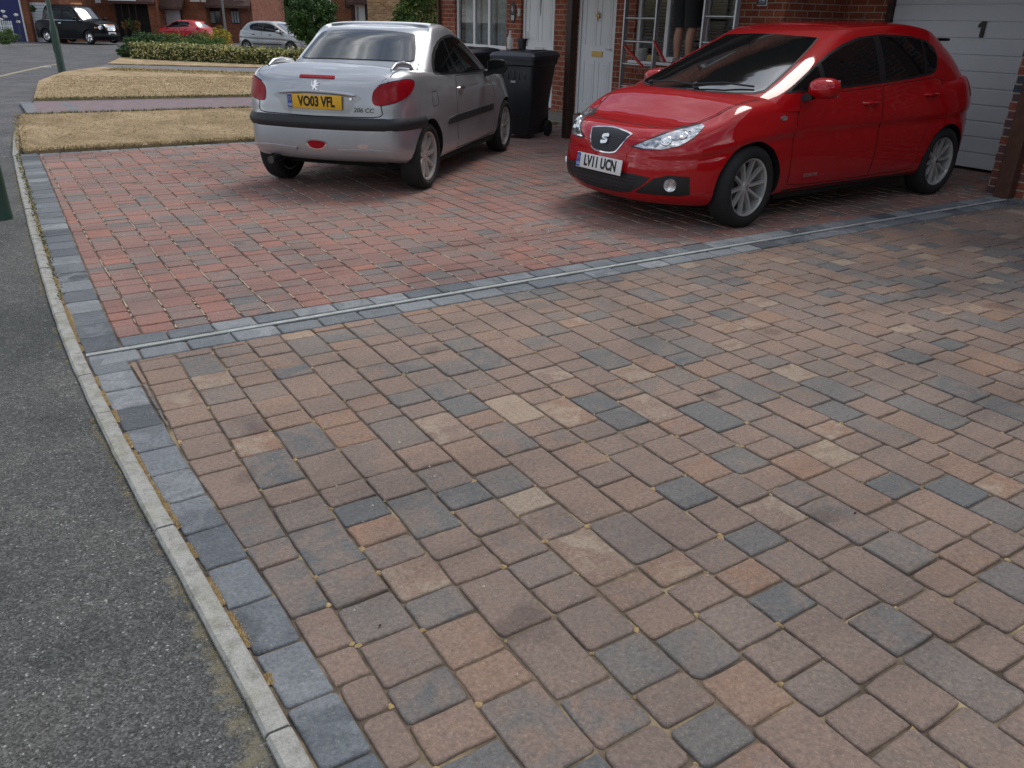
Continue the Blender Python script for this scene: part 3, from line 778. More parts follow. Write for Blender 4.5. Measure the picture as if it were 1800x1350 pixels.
        mb = MB(); mb.lathe([(0, -h * .75), (rim_r - .013, -h * .75), (rim_r - .013, -h * .6), (0, -h * .6)], 32, M); mb.build('backing', GAP, W)
        mb = MB(); mb.lathe([(0, h * .66), (hub * .55, h * .65), (hub * .62, h * .55)], 20, M); mb.build('centre_cap', CHROME, W, smooth=True)
        return W
    def plate(s, name, txt, centre, U, Vv, base, size=(.52, .111), band=True, parent=None, sx=.82, tsz=.098):
        U = Vector(U).normalized(); Vv = Vector(Vv).normalized(); W = U.cross(Vv); O = Vector(centre)
        Mx = Matrix((U, Vv, W)).transposed()
        mb = MB(); mb.box(centre, (size[0] / 2, size[1] / 2, .004), M=Mx, bev=.0025); p = mb.build(name, base, parent or s.root, smooth=True)
        if band:
            mb = MB(); mb.box(tuple(O - U * (size[0] / 2 - .024) + W * .0035), (.022, size[1] / 2 - .004, .002), M=Mx); mb.build('country_band', BLUEP, p)
            text_obj('country_letters', 'GB', .03, PLW, p, O - U * (size[0] / 2 - .024) - Vv * .03 + W * .006, U, Vv, 0, .9, .0006)
            mb = MB()
            for k in range(12):
                a = 2 * PI * k / 12; mb.box(tuple(O - U * (size[0] / 2 - .024) + Vv * .018 + W * .006 + U * .013 * math.cos(a) + Vv * .013 * math.sin(a)), (.002, .002, .0008), M=Mx)
            mb.build('stars', PLY, p)
        text_obj('registration_letters', txt, tsz, LET, p, O + U * (.02 if band else 0) + W * .0055, U, Vv, .0038, sx, .0008)
        return p
def shell_src(A, arches, bulge):
    bm = shell_mesh(A)
    for v in bm.verts:
        for (ax, az, r) in arches:
            d = math.hypot(v.co.x - ax, v.co.z - az)
            v.co.y += math.copysign(bulge * math.exp(-((d - r - .02) / .06) ** 2), v.co.y) if abs(v.co.y) > .45 else 0
    bm.normal_update(); bm.verts.index_update(); bm.faces.index_update(); return bm
def mirror_pod(car, side, x, y, z, mat, base_mat, size=(.075, .115, .075), glassm=None):
    mb = MB(); n = 14; vs = []
    # rounded pod, deeper at the front, cut flat at the back where the mirror sits
    rows = []
    for (dx, sc) in ((.10, .0), (.09, .45), (.06, .78), (.015, .97), (-.035, 1.0), (-.05, .95)):
        ring = []
        for k in range(n):
            a = 2 * PI * k / n; cy, cz = math.cos(a), math.sin(a); e = .78
            ring.append((x + dx * (1.0 if cz < 0 else .95), side * (y + size[1] * sc * math.copysign(abs(cy) ** e, cy) + .01 * (sc - 1)), z + size[2] * sc * math.copysign(abs(cz) ** e, cz)))
        rows.append(ring)
    vs = [p for r in rows for p in r]; fs = [(i * n + k, i * n + (k + 1) % n, (i + 1) * n + (k + 1) % n, (i + 1) * n + k) for i in range(len(rows) - 1) for k in range(n)] + [tuple((len(rows) - 1) * n + k for k in range(n))]
    mb.add(vs, fs); o = mb.build('wing_mirror', mat, car.root, smooth=True, weld=True, angle=50)
    mb = MB(); mb.beam((x + .01, side * (y - size[1] * .6), z - size[2] * .75), (x + .03, side * (y - size[1] * 1.75), z - size[2] * 1.25), .06, .05); mb.build('mirror_arm', base_mat, o)
    mb = MB(); mb.box((x - .052, side * y, z), (.002, size[1] * .82, size[2] * .8), bev=.0015); mb.build('mirror_glass', glassm or CHROME, o)
    return o
def wiper(car, a, b, d='T', mat=None):
    pa, na = car.hit(*a, d); pb, nb = car.hit(*b, d); mb = MB(); mb.tube([pa + na * .03, (pa + pb) / 2 + na * .045, pb + nb * .02], .008, 6); mb.tube([pa + na * .015, pa + na * .04], .02, 8)
    return mb.build('wiper', PLB, car.root, smooth=True)
# ================================================================ red hatchback
def red_hatch():
    c = Car('red_hatchback', (RC[0], RC[1]), RC[2], 'glossy red five-door hatchback parked facing the street by the garage door', RC[3], group=None)
    plan = [(2.075, 0), (2.04, .36), (1.92, .60), (1.70, .755), (1.32, .822), (.62, .815), (-.25, .825), (-1.28, .832), (-1.62, .79), (-1.85, .65), (-1.93, .36), (-1.95, 0)]
    low = dict(plan=plan, top=[.70, .705, .72, .775, .875, .93, .955, .985, 1.02, 1.02, 1.02, 1.02], zb=[.17, .17, .17, .17, .19, .19, .19, .19, .19, .22, .24, .24],
               wf=[1, 1, .95, .6, .1, 0, 0, 0, 0, 0, 0, 0], wr=[0, 0, 0, 0, 0, 0, 0, .1, .5, .9, 1, 1],
               crown=[.2, .25, .4, .7, .8, 1, .6, .4, .2, .1, .1, .1],
               levels=[(0, 0, -.12, .1), (0, .5, -.12, .1), (0, .84, -.11, .08), (.05, .94, -.06, .04), (.17, .985, -.01, 0), (.36, 1.0, 0, 0), (.52, 1.0, -.005, .01), (.61, .987, -.015, .02), (.69, 1.008, -.025, .03), (.84, .98, -.055, .05), (.945, .945, -.11, .10), (1.0, .89, -.19, .14), (1.0, .78, -.235, .2, .028), (1.0, .5, -.26, .24, .05), (1.0, 0, -.27, .28, .06)])
    house = house_cage([((.84, .80, .80), 1.44, -1.82, .80, .2, .2), ((.925, .94, .98), 1.28, -1.79, .772, .2, .2), ((1.03, 1.06, 1.07), 1.03, -1.72, .738, .19, .18), ((1.15, 1.19, 1.17), .755, -1.63, .69, .17, .17), ((1.26, 1.31, 1.26), .51, -1.54, .632, .15, .17), ((1.35, 1.395, 1.325), .31, -1.47, .58, .13, .16), ((1.382, 1.424, 1.352), .20, -1.42, .53, .12, .15), ((1.402, 1.440, 1.366), .11, -1.34, .34, .08, .1), ((1.409, 1.446, 1.372), .06, -1.28, 0, .05, .05)])
    globals()['HL'] = low; globals()['HH'] = house
    ar = [(1.32, .30, .332), (-1.28, .30, .332)]
    c.hull(lower_cage(low), house, ar, P_RED)
    c.body.name = 'body'; r = c.root
    # dark surrounds then glass
    sidewin = [(.98, .945), (.84, 1.01), (.62, 1.115), (.42, 1.205), (.24, 1.27), (.02, 1.325), (-.28, 1.35), (-.68, 1.342), (-.95, 1.305), (-1.06, 1.25), (-1.09, 1.18), (-1.05, 1.09), (-.97, 1.045), (-.6, 1.015), (-.2, .99), (.3, .965), (.7, .95)]
    c.both('window_surround', sidewin, PLB, off=.003, cell=.035, depth=.008)
    q = c.both('front_side_window', [(.52, .978), (.52, 1.145), (.40, 1.198), (.24, 1.25), (.02, 1.305), (-.16, 1.325), (-.16, 1.008), (.2, .99)], GL, off=.006, cell=.035, depth=.004)
    c.both('quarter_light', [(.91, .962), (.80, 1.015), (.58, 1.12), (.58, .974)], GL, off=.006, cell=.035, depth=.004)
    c.both('rear_side_window', [(-.25, 1.013), (-.25, 1.332), (-.66, 1.326), (-.84, 1.305), (-.84, 1.052), (-.6, 1.032)], GL, off=.006, cell=.035, depth=.004)
    c.both('rear_quarter_light', [(-.88, 1.055), (-.88, 1.297), (-.95, 1.28), (-1.03, 1.235), (-1.065, 1.18), (-1.03, 1.10), (-.95, 1.06)], GL, off=.006, cell=.035, depth=.004)
    # windscreen seen from above
    ws = [(1.27, 0), (1.255, .25), (1.20, .46), (1.13, .59), (1.07, .63), (.90, .60), (.67, .555), (.46, .505), (.315, .462), (.345, .3), (.36, .0)]
    full = ws + [(x, -y) for x, y in ws[-2:0:-1]]
    c.patch('screen_surround', [(x + (.012 if x > 1.0 else -.008), y * 1.02) for x, y in full], 'T', PLB, off=.003, cell=.04, depth=.005)
    c.patch('windscreen', full, 'T', GLW, off=.006, cell=.04, depth=.004)
    # doors
    def door(pts, mirror):
        c.line('door_seam', pts + [pts[0]], 'L', .005, GAP, off=.0012, mirror=mirror, smooth=0)
        inner = MB()
        cx = sum(p[0] for p in pts) / len(pts); cy = sum(p[1] for p in pts) / len(pts)
        q = [(p[0] + .004 * (1 if p[0] < cx else -1), p[1] + .004 * (1 if p[1] < cy else -1)) for p in pts]
        return c.patch('door', q, 'L', P_RED, off=.0022, cell=.05, depth=.008, mirror=mirror)
    fd = [(.86, .28), (.89, .55), (.87, .76), (.82, .925), (.2, .948), (-.19, .972), (-.195, .6), (-.19, .26), (.2, .255), (.6, .26)]
    rd = [(-.205, .26), (-.21, .6), (-.205, .973), (-.7, .998), (-1.0, 1.02), (-1.12, 1.0), (-1.10, .84), (-1.0, .72), (-.90, .60), (-.85, .45), (-.86, .27)]
    for mir in (False, True):
        d1 = door(fd, mir); d2 = door(rd, mir); sg = -1 if mir else 1
        for d, x, z in ((d1, -.03, .845), (d2, -.90, .885)):
            p, n = c.hit(x, z, 'L'); n = Vector((n.x, n.y * sg, n.z)); p = Vector((p.x, p.y * sg, p.z))
            mb = MB(); mb.tube([p + Vector((-.095, -.004 * sg, .0)), p + Vector((-.07, .026 * sg, .004)), p + Vector((.06, .028 * sg, .004)), p + Vector((.095, -.004 * sg, 0))], [.010, .014, .014, .010], 10); mb.build('door_handle', P_RED, d, smooth=True)
            c.patch('handle_recess', [(x - .085, z - .03), (x + .085, z - .03), (x + .07, z + .028), (x - .07, z + .028)], 'L', GAP, off=.0034, cell=.05, depth=.003, mirror=mir, smooth=3, parent=d) if False else None
        mirror_pod(c, sg, .77 if sg > 0 else .68, .92, .985 if sg > 0 else .95, P_RED, PLB)
        # sill and arches
        c.patch('sill_trim', [(.86, .185), (.86, .235), (-.86, .235), (-.86, .185)], 'L', PLB, off=.004, cell=.08, mirror=mir)
        # small clear side repeater on the wing
        c.patch('side_repeater', [(1.0, .765), (1.0, .79), (1.055, .79), (1.055, .765)], 'L', LENSC, off=.006, cell=.04, smooth=3, mirror=mir)
    # bonnet seam
    bs = [(1.2, .70), (1.35, .675), (1.55, .62), (1.72, .53), (1.83, .40), (1.86, .26), (1.865, 0)]
    c.line('bonnet_seam', bs + [(x, -y) for x, y in bs[-2::-1]], 'T', .009, GAP, off=.0014, smooth=4)
    bn = [(1.21, .685), (1.35, .66), (1.55, .602), (1.71, .515), (1.815, .39), (1.845, .25), (1.85, 0)]
    fb = bn + [(x, -y) for x, y in bn[-2::-1]] + [(1.32, -.45), (1.36, 0), (1.32, .45)]
    c.patch('bonnet', fb, 'T', P_RED, off=.0028, cell=.06, depth=.009, smooth=0)
    # headlights: swept back lens on the corner
    for mir in (False, True):
        hl = [(-.43, .575), (-.33, .625), (-.19, .68), (-.06, .722), (.035, .742), (.055, .735), (.0, .672), (-.10, .607), (-.22, .575), (-.34, .567)]
        # direction 38 deg outward from the nose; U grows towards the rear of the left side
        c.patch('headlight_surround', [(u * 1.03, z + (.006 if z > .66 else -.006)) for u, z in [(a - HLU, b) for a, b in hl]], 42, PLB, off=.0028, cell=.05, mirror=mir, depth=.005)
        h = c.patch('headlight', [(a - HLU, b) for a, b in hl], 42, LENSC, off=.006, cell=.04, mirror=mir, depth=.006)
        for (u, z, rr) in ((-.20, .63, .036), (-.09, .672, .032)):
            p, n = c.hit(u - HLU, z, 42)
            if mir: p.y *= -1; n.y *= -1
            q = n.to_track_quat('Z', 'Y').to_matrix(); mb = MB(); mb.lathe([(0, .004), (rr * .45, .009), (rr * .8, .012), (rr, .010), (rr * 1.12, .004)], 24, q)
            mb.v = [tuple(Vector(v) + p) for v in mb.v]; mb.build('lamp_bulb', REFL, h, smooth=True)
        # fog lamp pocket
        fg = [(-.42, .255), (-.28, .375), (-.18, .405), (-.03, .40), (-.015, .275), (-.08, .26)]
        f = c.patch('fog_lamp_pocket', [(a - HLU + .02, b) for a, b in fg], 42, PLB, off=.004, cell=.05, mirror=mir, depth=.005)
        p, n = c.hit(-HLU - .14, .335, 42)
        if mir: p.y *= -1; n.y *= -1
        q = n.to_track_quat('Z', 'Y').to_matrix(); mb = MB(); mb.lathe([(0, .006), (.034, .010), (.044, .014), (.048, .004)], 24, q); mb.v = [tuple(Vector(v) + p) for v in mb.v]; mb.build('fog_lamp', LENSC, f, smooth=True)
    # grille: shield shape with chrome rim
    gr = [(-.20, .648), (0, .666), (.20, .648), (.195, .625), (.145, .54), (.10, .513), (0, .505), (-.10, .513), (-.145, .54), (-.195, .625)]
    c.patch('grille_rim', [(u * 1.09, .588 + (z - .588) * 1.11) for u, z in gr], 'F', CHROME, off=.006, cell=.05, depth=.01, smooth=3)
    g = c.patch('grille', gr, 'F', PLG, off=.010, cell=.05, depth=.01, smooth=3)
    for side in ((.0, .62),):
        p, n = c.hit(0, .592, 'F'); U = Vector((0, 1, 0)); V = (Vector((0, 0, 1)) - n * n.z).normalized()
        # stylised S: two offset curved bars with slanted cuts
        S = 1.0
        up = [(-.030, .032), (.020, .042), (.036, .030), (.036, .016), (-.010, .012), (-.012, .004), (.034, -.002), (.034, -.008), (-.02, -.004), (-.036, .006), (-.036, .022)]
        lo = [(-x, -z) for x, z in up]
        mb = MB()
        for o_ in (up, lo): mb.prism([(a, b) for a, b in o_], -.003, .003, 'z')
        O = p + n * .017; W = U.cross(V)
        mb.v = [tuple(O + U * v[0] + V * v[1] + n * v[2]) for v in mb.v]; mb.build('badge', CHROME, g)
    # lower intake and plate
    li = [(-.47, .375), (-.36, .385), (0, .39), (.36, .385), (.47, .375), (.40, .30), (.31, .25), (.2, .232), (0, .228), (-.2, .232), (-.31, .25), (-.40, .30)]
    i_ = c.patch('lower_intake', li, 'F', PLG, off=.004, cell=.05, depth=.006)
    mbm = MB()
    for z in (.25, .275, .30, .325, .35, .372):
        pts = []
        for u in np.linspace(-.30 - (z - .25) * .8, .30 + (z - .25) * .8, 12):
            p, n = c.hit(u, z, 'F'); pts.append(p + n * .006)
        mbm.tube(pts, .003, 5)
    mbm.build('intake_bars', PLB, i_)
    pc, n = c.hit(0, .418, 'F')
    c.plate('number_plate', 'LV11 UCN', (pc.x + .022, 0, .418), (0, 1, 0), (-.12, 0, 1), PLW, sx=.76, tsz=.108)
    mb = MB(); mb.bx(1.93, pc.x + .012, -.2, .2, .375, .46, .004); mb.build('plate_bracket', PLB, r)
    # spoiler, tail lamps, rear
    mb = MB(); mb.bx(-1.58, -1.38, -.50, .50, 1.30, 1.325, .01); mb.build('rear_spoiler', P_BLACK, r, smooth=True)
    for mir in (False, True):
        c.patch('tail_light', [(-1.62, .88), (-1.60, 1.0), (-1.78, 1.0), (-1.93, .97), (-1.93, .86), (-1.75, .84)], 'L', LENSR, off=.004, cell=.05, smooth=3, mirror=mir)
    c.patch('rear_window', [(-.52, 1.05), (-.46, 1.25), (.46, 1.25), (.52, 1.05)], 'B', GL, off=.004, cell=.06)
    c.plate('number_plate', 'LV11 UCN', (-1.985, 0, .72), (0, -1, 0), (0, 0, 1), PLY, sx=.76, tsz=.108)
    wiper(c, (1.22, -.40), (1.225, .12)); wiper(c, (1.23, .10), (1.09, .55))
    text_obj('door_lettering', 'ECOMOTIVE', .034, simple('grey_letters', (.32, .2, .2), .4), r, c.hit(.60, .335, 'L')[0] + Vector((0, .006, 0)), (-1, 0, 0), (0, 0, 1), .0005, .9, .0005)
    mb = MB(); mb.tube([c.hit(-.9, .0, 'T')[0], c.hit(-.9, 0, 'T')[0] + Vector((-.07, 0, .07))], .006, 6); mb.build('aerial', PLB, r)
    for sx in (1.32, -1.28):
        for sg in (1, -1): c.wheel(sx, .735, .30, .19, .207, 10, ALLOY, sg, 'thin', steer=(math.radians(4) if sx > 0 else 0))
    mb = MB(); mb.bx(-1.6, 1.6, -.60, .60, .16, .24); mb.bx(-.88, .92, -.74, .74, .165, .235); mb.build('underbody_shade_block', GAP, r)  # wide lower box added to deepen the shade beneath the car
    return c
# ================================================================ silver coupe-cabriolet
def silver_cc():
    c = Car('silver_coupe', (SCR[0], SCR[1]), SCR[2], 'silver two-door coupe with yellow rear number plate, parked nose towards the bins', SCR[3])
    plan = [(1.915, 0), (1.87, .34), (1.76, .57), (1.53, .74), (1.221, .80), (.62, .80), (-.25, .815), (-1.221, .825), (-1.53, .79), (-1.72, .67), (-1.80, .36), (-1.825, 0)]
    low = dict(plan=plan, top=[.66, .675, .71, .79, .87, .915, .93, .985, 1.0, .985, .97, .965], zb=[.19, .19, .19, .19, .2, .2, .2, .2, .25, .28, .285, .285],
               wf=[1, 1, .95, .6, .1, 0, 0, 0, 0, 0, 0, 0], wr=[0, 0, 0, 0, 0, 0, 0, .1, .5, .9, 1, 1],
               crown=[.3, .35, .55, .8, 1, 1, .6, .9, .95, .95, .95, .95],
               levels=[(0, 0, -.12, .1), (0, .5, -.12, .1), (0, .84, -.11, .06), (.05, .95, -.06, .015), (.14, .99, -.01, -.005), (.22, 1.0, 0, -.01), (.40, 1.0, -.0, -.005), (.52, 1.0, -.01, .012), (.66, .995, -.045, .02), (.80, .975, -.10, .035), (.92, .95, -.17, .055), (.985, .905, -.235, .095), (1.0, .82, -.27, .15, .012), (1.0, .5, -.29, .2, .04), (1.0, 0, -.30, .24, .05)])
    house = house_cage([((.84, .80, .84), 1.08, -1.26, .78, .2, .16), ((.90, .90, .95), .96, -1.20, .765, .2, .16), ((1.0, 1.0, 1.03), .78, -1.10, .735, .19, .15), ((1.12, 1.13, 1.135), .55, -.97, .685, .16, .14), ((1.24, 1.26, 1.24), .32, -.84, .625, .14, .13), ((1.315, 1.335, 1.308), .16, -.72, .575, .12, .12), ((1.34, 1.358, 1.33), .07, -.60, .51, .11, .12), ((1.35, 1.37, 1.342), .0, -.54, .32, .08, .08), ((1.354, 1.374, 1.345), -.04, -.50, 0, .05, .05)])
    ar = [(1.221, .288, .320), (-1.221, .288, .320)]
    c.hull(lower_cage(low), house, ar, P_SILVER, bulge=.014); r = c.root
    sw = [(.72, .915), (.56, 1.0), (.34, 1.135), (.12, 1.225), (-.16, 1.27), (-.46, 1.245), (-.68, 1.165), (-.82, 1.06), (-.875, .975), (-.84, .945), (-.4, .93), (.2, .915)]
    c.both('window_surround', sw, PLB, off=.003, cell=.035, depth=.008, smooth=2)
    c.both('side_window', [(.66, .93), (.54, .995), (.33, 1.12), (.12, 1.205), (-.16, 1.25), (-.40, 1.235), (-.40, .945), (.1, .935)], GL, off=.006, cell=.035, depth=.004)
    c.both('rear_quarter_light', [(-.43, .948), (-.43, 1.23), (-.55, 1.198), (-.67, 1.14), (-.79, 1.05), (-.84, .98), (-.80, .96)], GL, off=.006, cell=.035, depth=.004)
    ws = [(.98, 0), (.965, .25), (.91, .46), (.82, .59), (.735, .655), (.64, .652), (.45, .60), (.25, .545), (.18, .515), (.205, .35), (.22, .0)]
    full = ws + [(x, -y) for x, y in ws[-2:0:-1]]
    c.patch('windscreen', full, 'T', GLW, off=.005, cell=.06, depth=.004)
    # rear screen, seen from behind
    rw = [(0, 1.062), (.30, 1.06), (.50, 1.055), (.56, 1.062), (.565, 1.08), (.53, 1.17), (.485, 1.25), (.45, 1.272), (.25, 1.290), (0, 1.296)]
    fr = rw + [(-y, z) for y, z in rw[-2:0:-1]]
    c.patch('screen_surround', [(y * 1.025, 1.18 + (z - 1.18) * 1.05) for y, z in fr], 'B', PLB, off=.002, cell=.05, depth=.006, smooth=2)
    c.patch('rear_window', fr, 'B', GLR, off=.005, cell=.05, depth=.004, smooth=2)
    # boot lid: seam from the deck down the tail
    bt = [(.60, .50), (.625, .60), (.60, .70), (.57, .80), (.60, .90)]
    c.line('boot_seam', [(.61, 1.0), (.61, .95), (.585, .86), (.585, .76), (.60, .68), (.58, .66), (.52, .652), (0, .648), (-.52, .652), (-.58, .66), (-.60, .68), (-.585, .76), (-.585, .86), (-.61, .95), (-.61, 1.0)], 'B', .008, GAP, off=.0014)
    c.line('boot_seam', [(-1.80, .62), (-1.5, .655), (-1.15, .655), (-.95, .62)], 'T', .008, GAP, off=.0014)
    c.line('boot_seam', [(-1.80, -.62), (-1.5, -.655), (-1.15, -.655), (-.95, -.62)], 'T', .008, GAP, off=.0014)
    bl = [(.575, .668), (.59, .70), (.572, .77), (.57, .86), (.595, .95), (.595, .97), (-.595, .97), (-.595, .95), (-.57, .86), (-.572, .77), (-.59, .70), (-.575, .668), (-.5, .66), (.5, .66)]
    boot = c.patch('boot_lid', bl, 'B', P_SILVER, off=.003, cell=.05, depth=.008)
    # plate recess: its shade painted as a greyer silver patch, and a lip above
    rc = [(-.38, .825), (.38, .825), (.365, .76), (.32, .70), (.26, .675), (-.26, .675), (-.32, .70), (-.365, .76)]
    c.patch('plate_recess_shade', rc, 'B', P_SILV2, off=.0042, cell=.05, parent=boot, depth=.004, smooth=2)
    mbm = MB(); pts = []
    for u in np.linspace(-.37, .37, 13):
        p, n = c.hit(u, .838 - .06 * (u / .6) ** 2, 'B'); pts.append(p + n * .010)
    mbm.tube(pts, [.006] + [.016] * 11 + [.006], 10); mbm.build('boot_handle', P_SILVER, boot, smooth=True)
    pc, n = c.hit(0, .76, 'B')
    c.plate('number_plate', 'VO03 VFL', (pc.x - .014, 0.0, .76), (0, -1, 0), (.04, 0, 1), PLY, sx=.76, tsz=.108)
    p, n = c.hit(-.33, .79, 'B'); mb = MB(); q = n.to_track_quat('Z', 'Y').to_matrix(); mb.lathe([(0, .008), (.012, .008), (.016, .0)], 16, q); mb.v = [tuple(Vector(v) + p + n * .005) for v in mb.v]; mb.build('boot_lock', CHROME, boot, smooth=True)
    c.patch('high_brake_light', [(-.165, .938), (.165, .938), (.17, .946), (.165, .958), (-.165, .958), (-.17, .946)], 'B', LENSR, off=.007, cell=.05, parent=boot)
    # rampant lion emblem: body, head, legs, tail built as a flat chrome figure
    lion = [(-.006, .040), (.004, .045), (.014, .040), (.016, .030), (.010, .024), (.022, .020), (.036, .026), (.038, .019), (.024, .010), (.012, .008), (.024, .000), (.037, .002), (.036, -.006), (.020, -.008), (.008, -.004), (.010, -.016), (.022, -.026), (.030, -.036), (.026, -.044), (.016, -.036), (.004, -.028), (-.004, -.020), (-.010, -.030), (-.014, -.044), (-.024, -.044), (-.022, -.030), (-.018, -.014), (-.028, -.010), (-.036, .002), (-.030, .014), (-.036, .026), (-.030, .030), (-.022, .014), (-.026, .004), (-.018, -.002), (-.012, .012), (-.014, .026)]
    p, n = c.hit(.0, .885, 'B'); U = Vector((0, -1, 0)); V = (Vector((0, 0, 1)) - n * n.z).normalized(); mb = MB(); mb.prism(lion, 0, .005, 'z'); mb.v = [tuple(p + U * v[0] + V * v[1] + n * (v[2] + .004)) for v in mb.v]; mb.build('badge', CHROME, boot)
    p, n = c.hit(-.44, .705, 'B'); U = Vector((-n.y, n.x, 0)) * 1.0
    U = Vector((0, -1, 0)); U = (U - n * U.dot(n)).normalized(); V = (Vector((0, 0, 1)) - n * n.z).normalized()
    text_obj('boot_lettering', '206 CC', .05, simple('dark_chrome', (.16, .16, .17), .2, metal=1.0), boot, p + n * .005, U, V, .001, 1.1, .0012, .2)
    # tail lamps: big teardrops wrapping the corner
    for mir in (False, True):
        U0 = 1.25
        tl = [(-.185, .84), (-.15, .885), (-.07, .915), (.06, .935), (.15, .935), (.19, .915), (.17, .86), (.10, .81), (.0, .772), (-.11, .75), (-.175, .745), (-.195, .785)]
        tl = [(-u, z) for u, z in tl]
        c.patch('light_surround', [(u * 1.06 + TLU, .83 + (z - .83) * 1.08) for u, z in tl], 142, GAP, off=.002, cell=.05, smooth=2, mirror=mir, depth=.006)
        t_ = c.patch('tail_light', [(u + TLU, z) for u, z in tl], 142, LENSR, off=.009, cell=.04, smooth=2, mirror=mir, depth=.012)
    # bumper strip round the tail in three joined runs
    def strip3(name, z0, z1, mat, off, xe):
        mb = MB(); rows = []
        path = []
        for x in np.linspace(xe, -1.70, 8): path.append((x, None, 'R'))
        for a in np.linspace(-112, -176, 12): path.append((a, None, 'A'))
        path.append((0, 0, 'B'))
        pts = []
        for x, _, k in path:
            r_ = []
            for z in np.linspace(z0, z1, 5):
                if k == 'R': p, n = c.hit(x, z, 'R')
                elif k == 'B': p, n = c.hit(0, z, 'B')
                else:
                    D = Vector((math.cos(math.radians(x)), math.sin(math.radians(x)), 0)); o = Vector((-1.0, 0, z)) ; h = c.bvh.ray_cast(o + D * 3, -D)
                    p, n = h[0], h[1]
                    if p is None: continue
                r_.append((p, n))
            if len(r_) == 5: pts.append(r_)
        pts += [[(Vector((p.x, -p.y, p.z)), Vector((n.x, -n.y, n.z))) for p, n in r_] for r_ in pts[-2::-1]]
        vs = []; fs = []
        prof = [0, .75, 1, .75, 0]
        for r_ in pts:
            for (p, n), h in zip(r_, prof): vs.append(p + n * (off * h + .002))
        for i in range(len(pts) - 1):
            for j in range(4): fs.append((i * 5 + j, i * 5 + j + 1, (i + 1) * 5 + j + 1, (i + 1) * 5 + j))
        fs += [tuple(range(5)), tuple((len(pts) - 1) * 5 + j for j in range(5))]
        mb.add(vs, fs); return mb.build(name, mat, r, smooth=True, angle=60)
    strip3('bumper_strip', .545, .645, PLG, .024, -1.58)
    # lower corner blisters and lamps
    for mir in (False, True):
        c.patch('bumper_blade', [(-.22, .30), (.12, .315), (.24, .30), (.24, .345), (.05, .362), (-.25, .352)], 142 if not mir else 142, P_SILVER, off=.014, cell=.05, smooth=2, mirror=mir, depth=.02) if False else None
    c.line('bumper_crease', [(-.72, .37), (-.5, .387), (-.2, .38)], 'B', .018, P_SILVER, off=.012, smooth=4)
    c.line('bumper_crease', [(.72, .37), (.5, .387), (.2, .38)], 'B', .018, P_SILVER, off=.012, smooth=4)
    c.patch('fog_light', [(-.085, .435), (-.06, .45), (.0, .455), (.06, .45), (.085, .435), (.06, .40), (0, .388), (-.06, .40)], 'B', LENSR, off=.008, cell=.04, smooth=2)
    c.patch('fog_light_surround', [(u * 1.25, .422 + (z - .422) * 1.3) for u, z in [(-.085, .435), (-.06, .45), (.0, .455), (.06, .45), (.085, .435), (.06, .40), (0, .388), (-.06, .40)]], 'B', CHROME, off=.004, cell=.04, smooth=2)
    c.patch('tow_cover', [(-.46, .435), (-.40, .435), (-.385, .42), (-.40, .405), (-.46, .405), (-.475, .42)], 'B', CHROME, off=.004, cell=.04, smooth=2)
    mb = MB(); mb.tube([(-1.65, .48, .265), (-1.83, .48, .265)], .032, 16); mb.tube([(-1.5, .48, .265), (-1.825, .48, .265)], .025, 16); mb.build('exhaust', simple('exhaust_steel', (.12, .12, .12), .35, metal=.9), r, smooth=True)
    c.patch('exhaust_cutout', [(.41, .25), (.42, .30), (.48, .315), (.54, .30), (.55, .25)], 'B', GAP, off=.004, cell=.04)
    # deck rails
    for sg in (1, -1):
        pts = []
        for x, h in ((-1.52, .0), (-1.44, .025), (-1.30, .036), (-1.14, .03), (-1.06, .0)):
            p, n = c.hit(x, .60, 'T'); pts.append(Vector((p.x, sg * p.y, p.z + h)))
        mb = MB(); mb.tube(pts, [.012, .022, .026, .022, .012], 10); mb.build('deck_rail', P_SILVER, r, smooth=True)
    # doors
    fd = [(.78, .27), (.82, .52), (.80, .72), (.70, .89), (.2, .905), (-.40, .918), (-.46, .75), (-.47, .45), (-.44, .26), (.2, .25)]
    for mir in (False, True):
        c.line('door_seam', fd + [fd[0]], 'L', .006, GAP, off=.0012, mirror=mir)
        cx, cy = .1, .6
        d1 = c.patch('door', [(p[0] + .006 * (1 if p[0] < cx else -1), p[1] + .006 * (1 if p[1] < cy else -1)) for p in fd], 'L', P_SILVER, off=.0022, cell=.05, depth=.008, mirror=mir); sg = -1 if mir else 1
        p, n = c.hit(-.33, .80, 'L'); p = Vector((p.x, p.y * sg, p.z)); mb = MB(); mb.tube([p + Vector((-.075, 0, 0)), p + Vector((-.05, .02 * sg, .002)), p + Vector((.05, .02 * sg, .004)), p + Vector((.075, 0, 0))], [.012, .016, .016, .012], 10); mb.build('door_handle', CHROME, d1, smooth=True)
        c.patch('rub_strip', [(.74, .51), (.74, .575), (-.50, .575), (-.72, .56), (-.74, .535), (-.72, .51)], 'L', PLG, off=.014, cell=.06, mirror=mir, depth=.02)
        c.patch('sill_trim', [(.86, .2), (.86, .245), (-.86, .245), (-.86, .2)], 'L', P_SILVER, off=.006, cell=.08, mirror=mir)
        mirror_pod(c, sg, .50, .93, .965, PLB, PLB, glassm=GL)
    p, n = c.hit(-1.05, .74, 'R'); 
    c.line('fuel_flap', [(-1.12, .70), (-1.0, .70), (-.97, .74), (-.99, .82), (-1.11, .82), (-1.13, .76), (-1.12, .70)], 'R', .005, GAP, off=.0014)
    for mir in (False, True):
        c.patch('headlight', [(-.28 - .68, .55), (-.1 - .68, .62), (.1 - .68, .70), (.28 - .68, .74), (.2 - .68, .62), (-.1 - .68, .54)], 42, LENSC, off=.005, cell=.05, mirror=mir)
